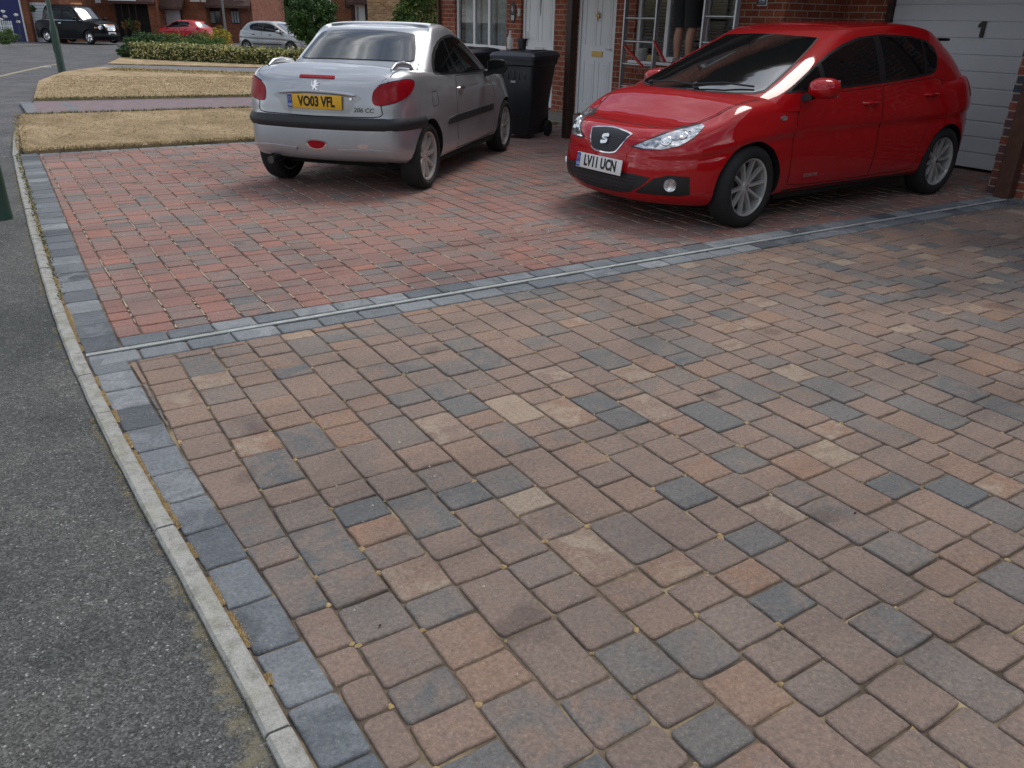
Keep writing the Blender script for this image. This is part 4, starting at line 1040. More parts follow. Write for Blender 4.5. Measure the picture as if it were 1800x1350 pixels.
    for sx in (1.221, -1.221):
        for sg in (1, -1): c.wheel(sx, .72, .288, .195, .205, 9, ALLOYD, sg, 'wide', hub=.04)
    mb = MB(); mb.bx(-1.35, 1.5, -.58, .58, .18, .26); mb.bx(-.85, .85, -.77, .77, .185, .255); mb.build('underbody_shade_block', GAP, r)  # second, wider box added to darken the ground under the car
    return c
RC = (6.03, 5.03, math.radians(182.4), 1.01)
HLU = .70   # headlight anchor along the 42 degree frame
SCR = (3.69, 7.99, math.radians(42.0), (1.0, .955, 1.0))
TLU = .475
# ================================================================ brick houses on the right
def brick_mat(name, c1, c2, mortar=(.36, .3, .24), var=(.5, 1.35), scale=1.0, off=.5, rough=.9):
    m, t, b = nt(name); v = objvec(t); s = N(t, 'ShaderNodeSeparateXYZ'); t.links.new(v, s.inputs[0])
    a = N(t, 'ShaderNodeMath', operation='ADD'); t.links.new(s.outputs[0], a.inputs[0]); t.links.new(s.outputs[1], a.inputs[1])
    c = N(t, 'ShaderNodeCombineXYZ'); t.links.new(a.outputs[0], c.inputs[0]); t.links.new(s.outputs[2], c.inputs[1])
    k = N(t, 'ShaderNodeTexBrick'); k.inputs['Scale'].default_value = scale; k.inputs['Brick Width'].default_value = .225; k.inputs['Row Height'].default_value = .075
    k.inputs['Mortar Size'].default_value = .006; k.inputs['Mortar Smooth'].default_value = .15; k.inputs['Bias'].default_value = 0
    k.inputs['Color1'].default_value = (*c1, 1); k.inputs['Color2'].default_value = (*c2, 1); k.inputs['Mortar'].default_value = (*mortar, 1); k.offset = off
    t.links.new(c.outputs[0], k.inputs['Vector'])
    n = noise(t, 2.2, 4, .6, v); r = ramp(t, n.outputs[0], [(.3, (var[0] + .25,) * 3), (.7, (var[1] - .15,) * 3)])
    o = mix(t, k.outputs['Color'], r.outputs[0], 1, 'MULTIPLY')
    n2 = noise(t, 40, 4, .7, v); r2 = ramp(t, n2.outputs[0], [(.3, (.75,) * 3), (.7, (1.22,) * 3)]); o = mix(t, o, r2.outputs[0], 1, 'MULTIPLY')
    t.links.new(o, b.inputs['Base Color']); setv(b, Roughness=rough, Specular_IOR_Level=.3)
    iv = N(t, 'ShaderNodeMath', operation='MULTIPLY_ADD'); iv.inputs[1].default_value = -1.0; iv.inputs[2].default_value = 1.0; t.links.new(k.outputs['Fac'], iv.inputs[0])
    ad = N(t, 'ShaderNodeMath', operation='MULTIPLY_ADD'); ad.inputs[1].default_value = .25; t.links.new(n2.outputs[0], ad.inputs[0]); t.links.new(iv.outputs[0], ad.inputs[2])
    bump(t, b, ad.outputs[0], .7, .008); return m
BR = brick_mat('red_brick', (.30, .085, .045), (.19, .05, .03))
BRO = brick_mat('orange_brick', (.27, .09, .04), (.17, .055, .028), (.22, .16, .11))
BRQ = brick_mat('blue_and_red_brick', (.27, .075, .04), (.05, .06, .085))
BRY = brick_mat('buff_brick', (.42, .27, .14), (.24, .12, .06), (.45, .38, .28))
UPVC = simple('white_upvc', (.72, .74, .76), .35, var=.03, coat=.2)
DOORW = simple('white_door', (.66, .69, .72), .4, var=.03, vs=2)
GARW = simple('garage_white', (.52, .54, .57), .5, var=.06, vs=1.5, bmp=.1, bs=40)
TIMB = simple('dark_timber', (.035, .018, .012), .7, var=.35, vs=12, bmp=.4, bs=60)
TIMB2 = simple('brown_post_timber', (.075, .032, .02), .65, var=.3, vs=10, bmp=.3, bs=50)
TILE = simple('roof_tile', (.09, .05, .04), .9, var=.35, vs=6, bmp=.7, bs=14, bd=.03)
WGL, _t, _b = nt('window_glass'); setv(_b, Base_Color=(.02, .025, .025), Roughness=.05, IOR=1.5, Coat_Weight=.3)
CURT = simple('grey_curtain', (.3, .34, .35), .9, var=.25, vs=14)
BLIND = simple('dark_blind', (.055, .05, .045), .5, var=.2)
BRASS = simple('brass', (.5, .36, .12), .3, metal=.9)
STEEL = simple('aluminium', (.48, .5, .52), .4, metal=.8, var=.1, vs=20)
SLAB = conc_mat('step_concrete', (.24, .22, .2), (.15, .13, .12))
CREAM = simple('cream_render', (.5, .48, .44), .9)
XW = 8.0
def wall_openings(mb, x0, x1, y0, y1, z0, z1, holes):
    """wall slab in the YZ plane with rectangular holes (ya,yb,za,zb), cut as columns"""
    ys = sorted({y0, y1, *[h[0] for h in holes], *[h[1] for h in holes]})
    for a, b in zip(ys, ys[1:]):
        hs = sorted([h for h in holes if h[0] <= a + 1e-6 and h[1] >= b - 1e-6], key=lambda h: h[2]); z = z0
        for h in hs:
            if h[2] > z: mb.bx(x0, x1, a, b, z, h[2])
            z = h[3]
        if z < z1: mb.bx(x0, x1, a, b, z, z1)
def window(par, y0, y1, z0, z1, x, divs, opened=None, back='curtain'):
    """casement window; divs = list of mullion y positions"""
    f = MB(); t = .065; f.bx(x, x + .06, y0, y0 + t, z0, z1, .004); f.bx(x, x + .06, y1 - t, y1, z0, z1, .004); f.bx(x + .002, x + .058, y0 + t, y1 - t, z0, z0 + t, .004); f.bx(x + .002, x + .058, y0 + t, y1 - t, z1 - t, z1, .004)
    for d in divs: f.bx(x + .001, x + .059, d - .035, d + .035, z0 + t, z1 - t, .004)
    w = f.build('window', UPVC, par)
    e = [y0 + t] + [q for d in divs for q in (d - .035, d + .035)] + [y1 - t]
    for i in range(0, len(e), 2):
        g = MB(); g.bx(x + .028, x + .034, e[i], e[i + 1], z0 + t, z1 - t); g.build('pane', WGLT, w)
        if back == 'curtain' and i >= 0:
            s = MB(); 
            for k in range(int((e[i + 1] - e[i]) / .05)):
                yk = e[i] + .025 + k * .05; s.tube([(x + .17, yk, z0 + .02), (x + .17, yk, z1)], .028, 8)
            s.build('curtain', CURT, w, smooth=True)
    sl = MB(); sl.bx(x - .10, x - .001, y0 - .04, y1 + .04, z0 - .045, z0 - .005, .006); sl.build('sill', UPVC, w)
    if back == 'blind':
        s = MB(); n = int((z1 - z0) / .042)
        for k in range(n): s.box((x + .11, (y0 + y1) / 2, z0 + .04 + k * .042), (.020, (y1 - y0) / 2 - .05, .0012), M=Matrix.Rotation(.5, 3, 'Y'))
        s.build('blind', simple('blind_slat', (.25, .22, .18), .5) if 'blind_slat' not in MATS else MATS['blind_slat'], w)
    return w
WGLT, _t, _b = nt('clear_pane'); setv(_b, Base_Color=(.9, .95, .95), Roughness=.02, IOR=1.45, Transmission_Weight=1.0)
def front_door(par, y0, y1, z0, z1, x, style):
    d = MB(); t = .06
    d.bx(x, x + .07, y0, y0 + t, z0, z1, .004); d.bx(x, x + .07, y1 - t, y1, z0, z1, .004); d.bx(x, x + .07, y0 + t, y1 - t, z1 - t, z1, .004); fr = d.build('door_frame', UPVC, par)
    d = MB(); a, b = y0 + t + .004, y1 - t - .004; c = (a + b) / 2; X = x + .02
    d.bx(X, X + .045, a, b, z0 + .02, z1 - t - .004, .003); dr = d.build('door', DOORW, par)
    m = MB()
    for (ya, yb, za, zb) in ((a + .1, c - .05, z0 + .18, z0 + .80), (c + .05, b - .1, z0 + .18, z0 + .80), (a + .1, c - .05, z0 + 1.02, z0 + 1.85), (c + .05, b - .1, z0 + 1.02, z0 + 1.85)):
        w = .012
        m.bx(X - .006, X, ya, yb, za, za + w); m.bx(X - .006, X, ya, yb, zb - w, zb); m.bx(X - .006, X, ya, ya + w, za + w, zb - w); m.bx(X - .006, X, yb - w, yb, za + w, zb - w)
        m.bx(X - .004, X + .001, ya + .05, yb - .05, za + .05, zb - .05, .003)
    m.build('panel', DOORW, dr)
    lb = MB(); lb.bx(X - .012, X - .0005, c - .13, c + .13, z0 + .865, z0 + .945, .003); lb.build('letterbox', BRASS if style == 'brass' else STEEL, dr)
    hd = MB()
    if style == 'brass':
        hd.lathe([(0, .03), (.018, .028), (.02, .0)], 14, Matrix.Rotation(-PI / 2, 3, 'Y')); hd.v = [(v[0] + X, v[1] + c, v[2] + z0 + 1.42) for v in hd.v]
        hd.tube([(X - .02, c, z0 + 1.48), (X - .03, c - .03, z0 + 1.44), (X - .03, c, z0 + 1.36), (X - .03, c + .03, z0 + 1.44), (X - .02, c, z0 + 1.48)], .009, 8); hd.build('knocker', BRASS, dr, smooth=True)
        k = MB(); k.tube([(X - .02, a + .06, z0 + .98), (X - .05, a + .06, z0 + .98), (X - .05, a + .15, z0 + .98)], .009, 8); k.build('handle', STEEL, dr, smooth=True)
    else:
        hd.bx(X - .012, X, b - .07, b - .035, z0 + .95, z0 + 1.18, .003); hd.tube([(X - .01, b - .05, z0 + 1.07), (X - .05, b - .05, z0 + 1.07), (X - .05, b - .16, z0 + 1.07)], .01, 8); hd.build('handle', STEEL, dr, smooth=True)
        k = MB(); k.bx(X - .03, X - .002, c - .10, c + .10, z0 + .84, z0 + .855, .002); k.build('letterbox_lip', STEEL, dr)
        k = MB(); k.prism([(c - .018, z0 + 1.75), (c + .018, z0 + 1.75), (c, z0 + 1.42)], X - .008, X - .002, 'x'); k.build('decor', PLB, dr)
    return dr
def garage_door(par, x, y0, y1, z0, z1, mat, pitch=.163, name='garage_door'):
    g = MB(); z = z0
    while z < z1 - .01:
        zz = min(z + pitch, z1); g.bx(x, x + .03, y0, y1, z, zz - .014, .004); g.bx(x + .012, x + .025, y0, y1, zz - .014, zz); z = zz
    return g.build(name, mat, par)
# ---- number 12
h12 = empty('brick_house', (XW, 6.9, 0), 0, 'red brick house with white front door, white garage door numbered 1 and blue 12 plate', 'house')
def P12(mb, name, mat, par=None, **k):
    """geometry given in world space, stored relative to the house"""
    o = mb.build(name, mat, par or h12, **k); return o
ORG = Vector((XW, 6.9, 0))
MBsave = MB
class HB(MB):
    """builder that shifts world coordinates into the house's own frame"""
    def build(s, name, mats, parent=None, **k):
        r = parent
        while r is not None and r.parent is not None: r = r.parent
        if r is not None: s.v = [tuple(Vector(v) - Vector(r.location)) for v in s.v]
        return MBsave.build(s, name, mats, parent, **k)
MBsave = MB
MB = HB
# rebind helper builders to the shifted class
w = MB(); wall_openings(w, XW, XW + .25, 6.85, 11.18, -.1, 2.42, [(7.55, 9.48, .93, 2.2), (9.90, 10.86, .06, 2.2)])
wall_openings(w, XW, XW + .25, 3.2, 11.18, 2.42, 5.1, [(4.4, 6.0, 3.3, 4.5), (8, 9.8, 3.3, 4.5)])
w.bx(XW + .25, 9.35, 6.85, 7.1, -.1, 2.42)                       # return wall into the garage recess
w.bx(9.10, 9.35, 6.30, 6.85, -.1, 2.42); w.bx(9.10, 9.35, 3.2, 6.30, 2.12, 2.42)
wall12 = w.build('wall', BR, h12)
p = MB(); p.bx(7.92, 9.35, 3.2, 4.06, -.1, 2.42); p.build('garage_pier', BRQ, h12)
s = MB(); s.bx(7.96, 9.10, 4.06, 6.85, 2.36, 2.41); s.build('soffit', TIMB, h12)
s = MB(); s.bx(9.06, 9.12, 6.22, 6.29, 0, 2.12); s.bx(9.06, 9.12, 4.06, 6.22, 2.06, 2.12); s.build('garage_frame', TIMB, h12)
gd = garage_door(h12, 9.10, 4.06, 6.215, .03, 2.06, GARW)
one = [(-.030, 0), (.018, 0), (.018, .155), (-.022, .155), (-.045, .125), (-.045, .098), (-.018, .118), (-.018, .10), (-.030, .10)]; one = [(-.016, 0), (.022, 0), (.022, .158), (-.012, .158), (-.048, .128), (-.048, .095), (-.016, .116)]
b_ = MB(); C0 = unX(1724, 66, 9.09); b_.prism([(C0[1] - a, C0[2] + b) for a, b in one], 9.075, 9.094, 'x'); b_.build('garage_number', LET, gd)
window(h12, 7.55, 9.48, .93, 2.2, XW + .05, [8.15, 8.87], back='blind')
front_door(h12, 9.90, 10.86, .06, 2.2, XW + .05, 'brass')
window(h12, 4.4, 6.0, 3.3, 4.5, XW + .05, [5.2]); window(h12, 8, 9.8, 3.3, 4.5, XW + .05, [8.9])
vs = MB()
for k in range(26): vs.bx(XW - .02, XW - .001, 7.53 + k * .076, 7.53 + k * .076 + .066, .745, .875, .003)
vs.build('brick_sill', BR, h12)
q = unX(1341, 3, XW)
pl = MB(); pl.bx(XW - .014, XW - .001, q[1] - .075, q[1] + .075, q[2] - .045, q[2] + .13, .01); pp = pl.build('number_plate', PLW, h12)
pl = MB(); pl.bx(XW - .019, XW - .013, q[1] - .063, q[1] + .063, q[2] - .033, q[2] + .118, .01); pl.build('plate_face', simple('enamel_blue', (.015, .03, .12), .25, coat=.5), pp)
vs_, fs_ = text_mesh('12', .105, .003, 1.0, .002)
b_ = MB(); b_.add([(XW - .022 - v.z, q[1] - v.x, q[2] + .042 + v.y) for v in vs_], fs_); b_.build('numerals', PLW, pp)
def roof(par, x0, x1, y0, y1, z, rise, name='roof'):
    r_ = MB(); xm = (x0 + x1) / 2; t = .08
    r_.prism([(x0, z), (xm, z + rise), (x1, z), (x1, z - t), (xm, z + rise - t), (x0, z - t)], y0, y1, 'y'); return r_.build(name, TILE, par)
roof(h12, XW - .45, XW + 8.4, 3.2, 11.18, 5.15, 2.6)
bk = MB(); bk.bx(9.35, 16, 3.2, 3.45, -.1, 5.1); bk.bx(15.75, 16, 3.45, 11.18, -.1, 5.1); bk.build('side_wall', BR, h12)
# entrance canopy with two posts
cp = MB(); cp.prism([(6.30, 2.34), (7.98, 2.86), (7.98, 2.78), (6.30, 2.26)], 6.2, 11.17, 'y'); cp.build('canopy', TILE, h12)
cp = MB(); cp.bx(6.42, 6.52, 6.3, 11.15, 2.12, 2.25, .004); cp.build('canopy_beam', TIMB, h12)
pb = un(996, 243, 0)
cp = MB(); cp.bx(pb[0] - .05, pb[0] + .05, pb[1] - .055, pb[1] + .055, 0, 2.118, .006); cp.build('canopy_post', TIMB, h12)
cp = MB(); cp.bx(6.42, 6.52, 6.36, 6.46, 0, 2.118, .006); 
cp = MB(); cp.bx(7.79, 7.90, 3.79, 3.93, 0, 2.40, .008); cp.build('garage_post', TIMB2, h12)
# ---- number 10
h10 = empty('brick_house', (XW, 11.2, 0), 0, 'red brick house with open white window and black oval 10 plaque', 'house')
w = MB(); wall_openings(w, XW, XW + .25, 11.19, 15.42, -.1, 5.1, [(12.90, 14.78, .92, 2.2), (11.45, 12.44, .06, 2.2), (12.6, 14.4, 3.3, 4.5)]); w.build('wall', BR, h10)
ww = window(h10, 12.90, 14.78, .92, 2.2, XW + .05, [13.58, 14.12], back='curtain')
dp = unX(771, 20, XW - .04)
s = MB(); s.tube([(XW - .05, 15.33, 0), (XW - .05, 15.33, 5.0)], .035, 12); s.build('drainpipe', TIMB2, h10, smooth=True)
front_door(h10, 11.45, 12.44, .06, 2.2, XW + .05, 'steel')
window(h10, 12.6, 14.4, 3.3, 4.5, XW + .05, [13.5])
roof(h10, XW - .45, XW + 8.4, 11.19, 15.7, 5.15, 2.6)
s = MB(); s.bx(XW + .25, 16, 15.17, 15.42, -.1, 5.1); s.bx(15.75, 16, 11.19, 15.17, -.1, 5.1); s.build('side_wall', BR, h10)
cp = MB(); cp.prism([(7.2, 2.5), (7.98, 2.86), (7.98, 2.78), (7.2, 2.42)], 11.19, 15.4, 'y'); cp.build('canopy', TILE, h10)
q = unX(902, 22, XW)
e = MB(); n = 28; e.prism([(q[1] + .095 * math.cos(2 * PI * k / n), q[2] + .17 * math.sin(2 * PI * k / n)) for k in range(n)], XW - .014, XW - .001, 'x'); pq = e.build('number_plaque', LET, h10)
vs_, fs_ = text_mesh('10', .11, .002, 1.0, .002)
b_ = MB(); b_.add([(XW - .017 - v.z, q[1] - v.x, q[2] - .085 + v.y) for v in vs_], fs_); b_.build('numerals', PLW, pq)
fl = MB()
for (a, b, r_) in ((0, .07, .02), (.02, .05, .018), (-.02, .045, .018), (0, .02, .02), (.015, .095, .014)):
    fl.prism([(q[1] + a + r_ * math.cos(2 * PI * k / 10) * (1 if k % 2 else .55), q[2] + b + r_ * math.sin(2 * PI * k / 10) * (1 if k % 2 else .55)) for k in range(10)], XW - .019, XW - .015, 'x')
fl.build('painted_flowers', simple('lilac', (.5, .4, .55), .5), pq)
q = unX(914, 22, XW); s = MB(); s.bx(XW - .03, XW - .001, q[1] - .03, q[1] + .03, q[2] - .06, q[2] + .06, .006); s.build('doorbell', CREAM, h10)
s = MB(); s.bx(7.25, 7.99, 9.5, 12.9, -.05, .055, .01); tag(s.build('door_step', SLAB), kind='structure')
# indoor shade put into the colour: dark panels behind the glass
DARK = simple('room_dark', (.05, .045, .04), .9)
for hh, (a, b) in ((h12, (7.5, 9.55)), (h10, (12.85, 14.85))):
    s = MB(); s.bx(XW + .9, XW + .95, a, b, .5, 2.4); s.build('room_shade_panel', DARK, hh)
# neighbouring wall carrying on beyond the garage pier, unseen length extended for dark reflections
h14 = empty('brick_house', (7.92, 3.19, 0), 0, 'blue and red brick wall at the right edge, right of the brown post', 'house')
w = MB(); w.bx(7.925, 8.2, -6, 3.19, -.1, 5.1); w.bx(8.2, 16, -6, -5.75, -.1, 5.1); w.build('wall', BRQ, h14)
roof(h14, XW - .45, XW + 8.4, -6.2, 3.18, 5.15, 2.6)
MB = MBsave
# ================================================================ wheelie bins
BIN = simple('bin_plastic', (.013, .016, .021), .42, var=.12, vs=8, bmp=.12, bs=150)
BINL = simple('bin_lid_plastic', (.022, .025, .036), .4, var=.12, vs=8, bmp=.1, bs=150)
def bin_(name, loc, rz, label, S=1.0, h=1.0):
    r = empty(name, loc, rz, label, 'bin', 'wheelie bins by the front doors')
    # body: tapered, front at +x, wheels at -x
    m = MB(); rows = []
    for z, a, b in ((.05, .23, .20), (.09, .25, .21), (.60, .30, .255), (.88, .335, .285), (.90, .355, .305), (.97, .36, .31)):
        c = .035; pts = []
        for sx, sy, st in ((1, 1, 0), (-1, 1, 1), (-1, -1, 2), (1, -1, 3)):
            for k in range(4):
                an = st * PI / 2 + k * PI / 6; pts.append((sx * (a - c) + c * math.cos(an) + (.02 if z < .1 else 0), sy * (b - c) + c * math.sin(an), z))
        rows.append(pts)
    n = 16; vs = [p for q in rows for p in q]; fs = [(i * n + k, i * n + (k + 1) % n, (i + 1) * n + (k + 1) % n, (i + 1) * n + k) for i in range(len(rows) - 1) for k in range(n)] + [tuple(range(n - 1, -1, -1)), tuple(5 * n + k for k in range(n))]
    m.add(vs, fs)
    for yy in (-.16, -.08, 0, .08, .16): m.box((.318, yy, .80), (.012, .012, .07), bev=.004)
    for yy in (-.2, .2): m.box((-.28, yy, .45), (.02, .015, .36), bev=.004)
    m.build('bin_body', BIN, r, smooth=True, angle=35)
    l = MB(); rows = []
    for z, a, b in ((.965, .385, .325), (1.0, .39, .33), (1.035, .36, .30), (1.05, .30, .24)):
        c = .05; pts = []
        for sx, sy, st in ((1, 1, 0), (-1, 1, 1), (-1, -1, 2), (1, -1, 3)):
            for k in range(4):
                an = st * PI / 2 + k * PI / 6; pts.append((sx * (a - c) + c * math.cos(an), sy * (b - c) + c * math.sin(an), z + (.012 if sx < 0 else 0)))
        rows.append(pts)
    vs = [p for q in rows for p in q]; l.add(vs, [(i * n + k, i * n + (k + 1) % n, (i + 1) * n + (k + 1) % n, (i + 1) * n + k) for i in range(3) for k in range(n)] + [tuple(range(n - 1, -1, -1)), tuple(3 * n + k for k in range(n))])
    for yy in (-.15, .15): l.box((-.05, yy, 1.056), (.22, .03, .012), bev=.006)
    lid = l.build('lid', BINL, r, smooth=True, angle=35)
    t = MB(); t.tube([(-.40, -.26, .97), (-.43, -.26, 1.0), (-.43, .26, 1.0), (-.40, .26, .97)], .016, 10); t.build('handle', BIN, r, smooth=True)
    for sy in (-1, 1):
        w_ = MB(); w_.lathe([(.02, -.025), (.09, -.025), (.1, -.018), (.1, .018), (.09, .025), (.02, .025)], 28, Matrix.Rotation(PI / 2, 3, 'X'), closed=True); w_.v = [(v[0] - .25, v[1] + sy * .235, v[2] + .1) for v in w_.v]; w_.build('wheel', TYRE, r, smooth=True)
    t = MB(); t.tube([(-.25, -.25, .1), (-.25, .25, .1)], .012, 8); t.build('axle', STEEL, r)
    t = MB(); t.box((.322, .0, .70), (.004, .035, .012)); t.build('stamped_label', simple('label_grey', (.3, .32, .34), .5) if 'label_grey' not in MATS else MATS['label_grey'], r)
    return r
b1 = un(894, 246, 0)
bin_('wheelie_bin', (b1[0] + .37, b1[1] + .22, 0), math.radians(-150), 'black wheelie bin with a pot on its lid, right of the silver coupe')
bin_('wheelie_bin', (b1[0] + .02, b1[1] + 1.15, 0), math.radians(-165), 'black wheelie bin half hidden behind the silver coupe, left of the other bin')
lidz = 1.066
pot = MB(); pot.lathe([(0, 0), (.045, 0), (.06, .11), (.068, .112), (.068, .13), (.058, .13), (.05, .10), (0, .095)], 24)
q = unX(932, 90, b1[0] + .32); o = pot.build('plant_pot', simple('pot_black', (.02, .022, .03), .4), smooth=True, angle=40); o.location = (b1[0] + .37, b1[1] + .30, lidz + .002); tag(o, 'small dark plant pot on the lid of the wheelie bin', 'pot')
bt = MB(); bt.lathe([(0, 0), (.035, 0), (.037, .02), (.037, .11), (.03, .14), (.014, .17), (.013, .20), (.016, .205), (.016, .22), (0, .22)], 20)
BOT, _t, _b = nt('bottle_plastic'); setv(_b, Base_Color=(.75, .75, .74), Roughness=.15, Transmission_Weight=.6, IOR=1.3)
o = bt.build('bottle', BOT, smooth=True, angle=40); o.location = (b1[0] + .27, b1[1] + .44, lidz + .002); tag(o, 'clear plastic bottle standing left of the pot on the bin', 'bottle')
# ================================================================ ladders, stool, worker
def on(px, py, x): return unX(px, py, x)
def ladder(px0, px1, X, rung_py, label, braces):
    a = on(px0, 60, X); b = on(px1, 60, X); r = empty('ladder', (X, a[1], 0), 0, label, 'ladder', 'aluminium ladders set up in front of the window')
    O = Vector((X, a[1], 0)); H = 3.0; lean = .0
    for (yy) in (a[1], b[1]):
        m = MB(); m.box((0, yy - a[1], H / 2), (.032, .013, H / 2), bev=.003)
        m.build('stile', STEEL, r)
        f = MB(); f.box((0, yy - a[1], .02), (.04, .02, .02), bev=.004); f.build('foot', PLB, r)
    z0 = on((px0 + px1) / 2, rung_py, X)[2]; z = z0 - .28 * int(z0 / .28)
    while z < H:
        if z > .1:
            m = MB(); m.tube([(0, a[1] - a[1], z), (0, b[1] - a[1], z)], .016, 10); m.build('rung', STEEL, r, smooth=True)
        z += .28
    m = MB()
    for k in range(10): pass
    for (p0, p1) in braces:
        s = on(*p0, X - .02); e_ = on(*p1, X - .12); m = MB(); m.beam(Vector(s) - O, Vector(e_) - O, .035, .02); m.build('brace', simple('brace_red', (.45, .03, .03), .5) if 'brace_red' not in MATS else MATS['brace_red'], r)
    return r
ladder(1098, 1153, 7.45, 32, 'aluminium ladder with two red braces, left of the worker', [((1098, 80), (1130, 118)), ((1150, 72), (1168, 108))])
ladder(1236, 1291, 7.40, 29, 'aluminium ladder without braces, right of the worker', [])
# hop-up stool the worker stands on
wx = 7.52; fl_ = on(1188, 96, wx); fr_ = on(1214, 98, wx); wy = (fl_[1] + fr_[1]) / 2; wz = .90
hs = empty('step_stool', (wx, wy, 0), 0, 'small step stool under the feet of the worker', 'stool')
m = MB(); m.box((0, 0, wz - .02), (.16, .26, .018), bev=.004); m.build('tread', STEEL, hs)
for sx in (-1, 1):
    for sy in (-1, 1):
        m = MB(); m.beam((sx * .24, sy * .27, .0), (sx * .13, sy * .22, wz - .04), .03); m.build('leg', STEEL, hs)
m = MB(); m.beam((-.18, .24, .45), (-.18, -.24, .45), .03, .02); m.beam((.18, .24, .45), (.18, -.24, .45), .03, .02); m.build('crossbar', STEEL, hs)
SKIN = simple('skin', (.36, .19, .13), .55, var=.1, vs=6); SHORT = simple('black_shorts', (.012, .013, .015), .85, bmp=.3, bs=80); SHOE = simple('maroon_shoes', (.06, .02, .025), .7); SHIRT = simple('dark_shirt', (.03, .035, .04), .85); HAIR = simple('brown_hair', (.04, .025, .015), .8)
def skinned(name, verts, edges, rad, mat, root=0, par=None, sub=2):
    me = bpy.data.meshes.new(name); me.from_pydata(verts, edges, []); o = bpy.data.objects.new(name, me); COL.objects.link(o)
    md = o.modifiers.new('s', 'SKIN'); md.use_smooth_shade = True
    if not me.skin_vertices:
        bm = bmesh.new(); bm.from_mesh(me); bm.verts.layers.skin.verify(); bm.to_mesh(me); bm.free()
    for i, r_ in enumerate(rad):
        rr = r_ if isinstance(r_, tuple) else (r_, r_); me.skin_vertices[0].data[i].radius = rr; me.skin_vertices[0].data[i].use_root = (i == root)
    s = o.modifiers.new('u', 'SUBSURF'); s.levels = sub; s.render_levels = sub
    dg = bpy.context.evaluated_depsgraph_get(); dg.update(); m2 = bpy.data.meshes.new_from_object(o.evaluated_get(dg)); bpy.data.objects.remove(o)
    m2.materials.clear(); m2.materials.append(mat); m2.polygons.foreach_set('use_smooth', [True] * len(m2.polygons)); o = bpy.data.objects.new(name, m2); COL.objects.link(o); o.parent = par; return o
man = empty('person', (wx, wy, wz), 0, 'person in black shorts and maroon shoes standing at the window between two ladders', 'person')
# faces the window (+x); y+ is his left
V = [(0, 0, .93), (0, .09, .90), (.0, .115, .70), (.02, .105, .50), (-.02, .105, .34), (-.01, .10, .10), (.03, .10, .04),
     (0, -.09, .90), (.0, -.115, .70), (.02, -.105, .50), (-.02, -.105, .34), (-.01, -.10, .10), (.03, -.10, .04),
     (0, 0, 1.10), (-.01, 0, 1.28), (0, 0, 1.42), (.01, 0, 1.50), (.02, 0, 1.58), (.02, 0, 1.68), (.01, 0, 1.75),
     (0, .17, 1.41), (.08, .24, 1.20), (.28, .20, 1.28), (.34, .19, 1.32), (0, -.17, 1.41), (.10, -.24, 1.22), (.30, -.20, 1.34), (.36, -.19, 1.39)]
E_ = [(0, 1), (1, 2), (2, 3), (3, 4), (4, 5), (5, 6), (0, 7), (7, 8), (8, 9), (9, 10), (10, 11), (11, 12), (0, 13), (13, 14), (14, 15), (15, 16), (16, 17), (17, 18), (18, 19), (15, 20), (20, 21), (21, 22), (22, 23), (15, 24), (24, 25), (25, 26), (26, 27)]
RD = [.13, .09, .08, .055, .058, .036, .035, .09, .08, .055, .058, .036, .035, (.15, .11), (.16, .11), (.13, .10), .055, .07, .085, .06, .06, .045, .034, .03, .06, .045, .034, .03]
body = skinned('body', V, E_, RD, SKIN, 0, man)
for sy in (1, -1):
    for k, L_ in enumerate((.075, .085, .08, .065)):
        x0 = (.36 if sy > 0 else .38); y0 = sy * .19 - .03 + k * .02; z0 = 1.33 if sy > 0 else 1.40
        skinned('finger', [(x0 - .02, y0, z0), (x0 + L_ * .5, y0, z0 + .02), (x0 + L_, y0, z0)], [(0, 1), (1, 2)], [.010, .009, .007], SKIN, 0, man, 1)
    skinned('thumb', [(x0 - .03, sy * .16, z0 - .01), (x0, sy * .135, z0 + .01), (x0 + .03, sy * .14, z0 + .02)], [(0, 1), (1, 2)], [.012, .010, .008], SKIN, 0, man, 1)
sh = MB()
for sy in (1, -1):
    sh.lathe([(.085, .47), (.105, .475), (.105, .60), (.115, .75), (.105, .90), (.09, .98)], 20); k0 = len(sh.v) - 120
    sh.v[k0:] = [(v[0] + .01, v[1] + sy * .10, v[2]) for v in sh.v[k0:]]
sh.lathe([(.16, .84), (.175, .92), (.165, 1.02), (.15, 1.04)], 24)
sh.build('shorts', SHORT, man, smooth=True, angle=50)
st = MB(); st.lathe([(.175, 1.0), (.18, 1.1), (.19, 1.28), (.19, 1.38), (.12, 1.46), (.07, 1.49)], 24); st.v = [(v[0] * .8, v[1], v[2]) for v in st.v]; st.build('shirt', SHIRT, man, smooth=True, angle=60)
ha = MB(); ha.lathe([(.0, 1.81), (.05, 1.80), (.09, 1.75), (.10, 1.68), (.09, 1.62)], 20); ha.v = [(v[0] - .005, v[1], v[2]) for v in ha.v]; ha.build('hair', HAIR, man, smooth=True)
hd = MB(); hd.lathe([(0, .018), (.012, .01), (.012, -.01), (0, -.018)], 8); hd.v = [(v[0] + .125, v[1], v[2] + 1.665) for v in hd.v]; hd.build('nose', SKIN, man, smooth=True)
for sy in (1, -1):
    e_ = MB(); e_.box((.10, sy * .035, 1.69), (.008, .012, .006), bev=.004); e_.build('eye', LET, man)
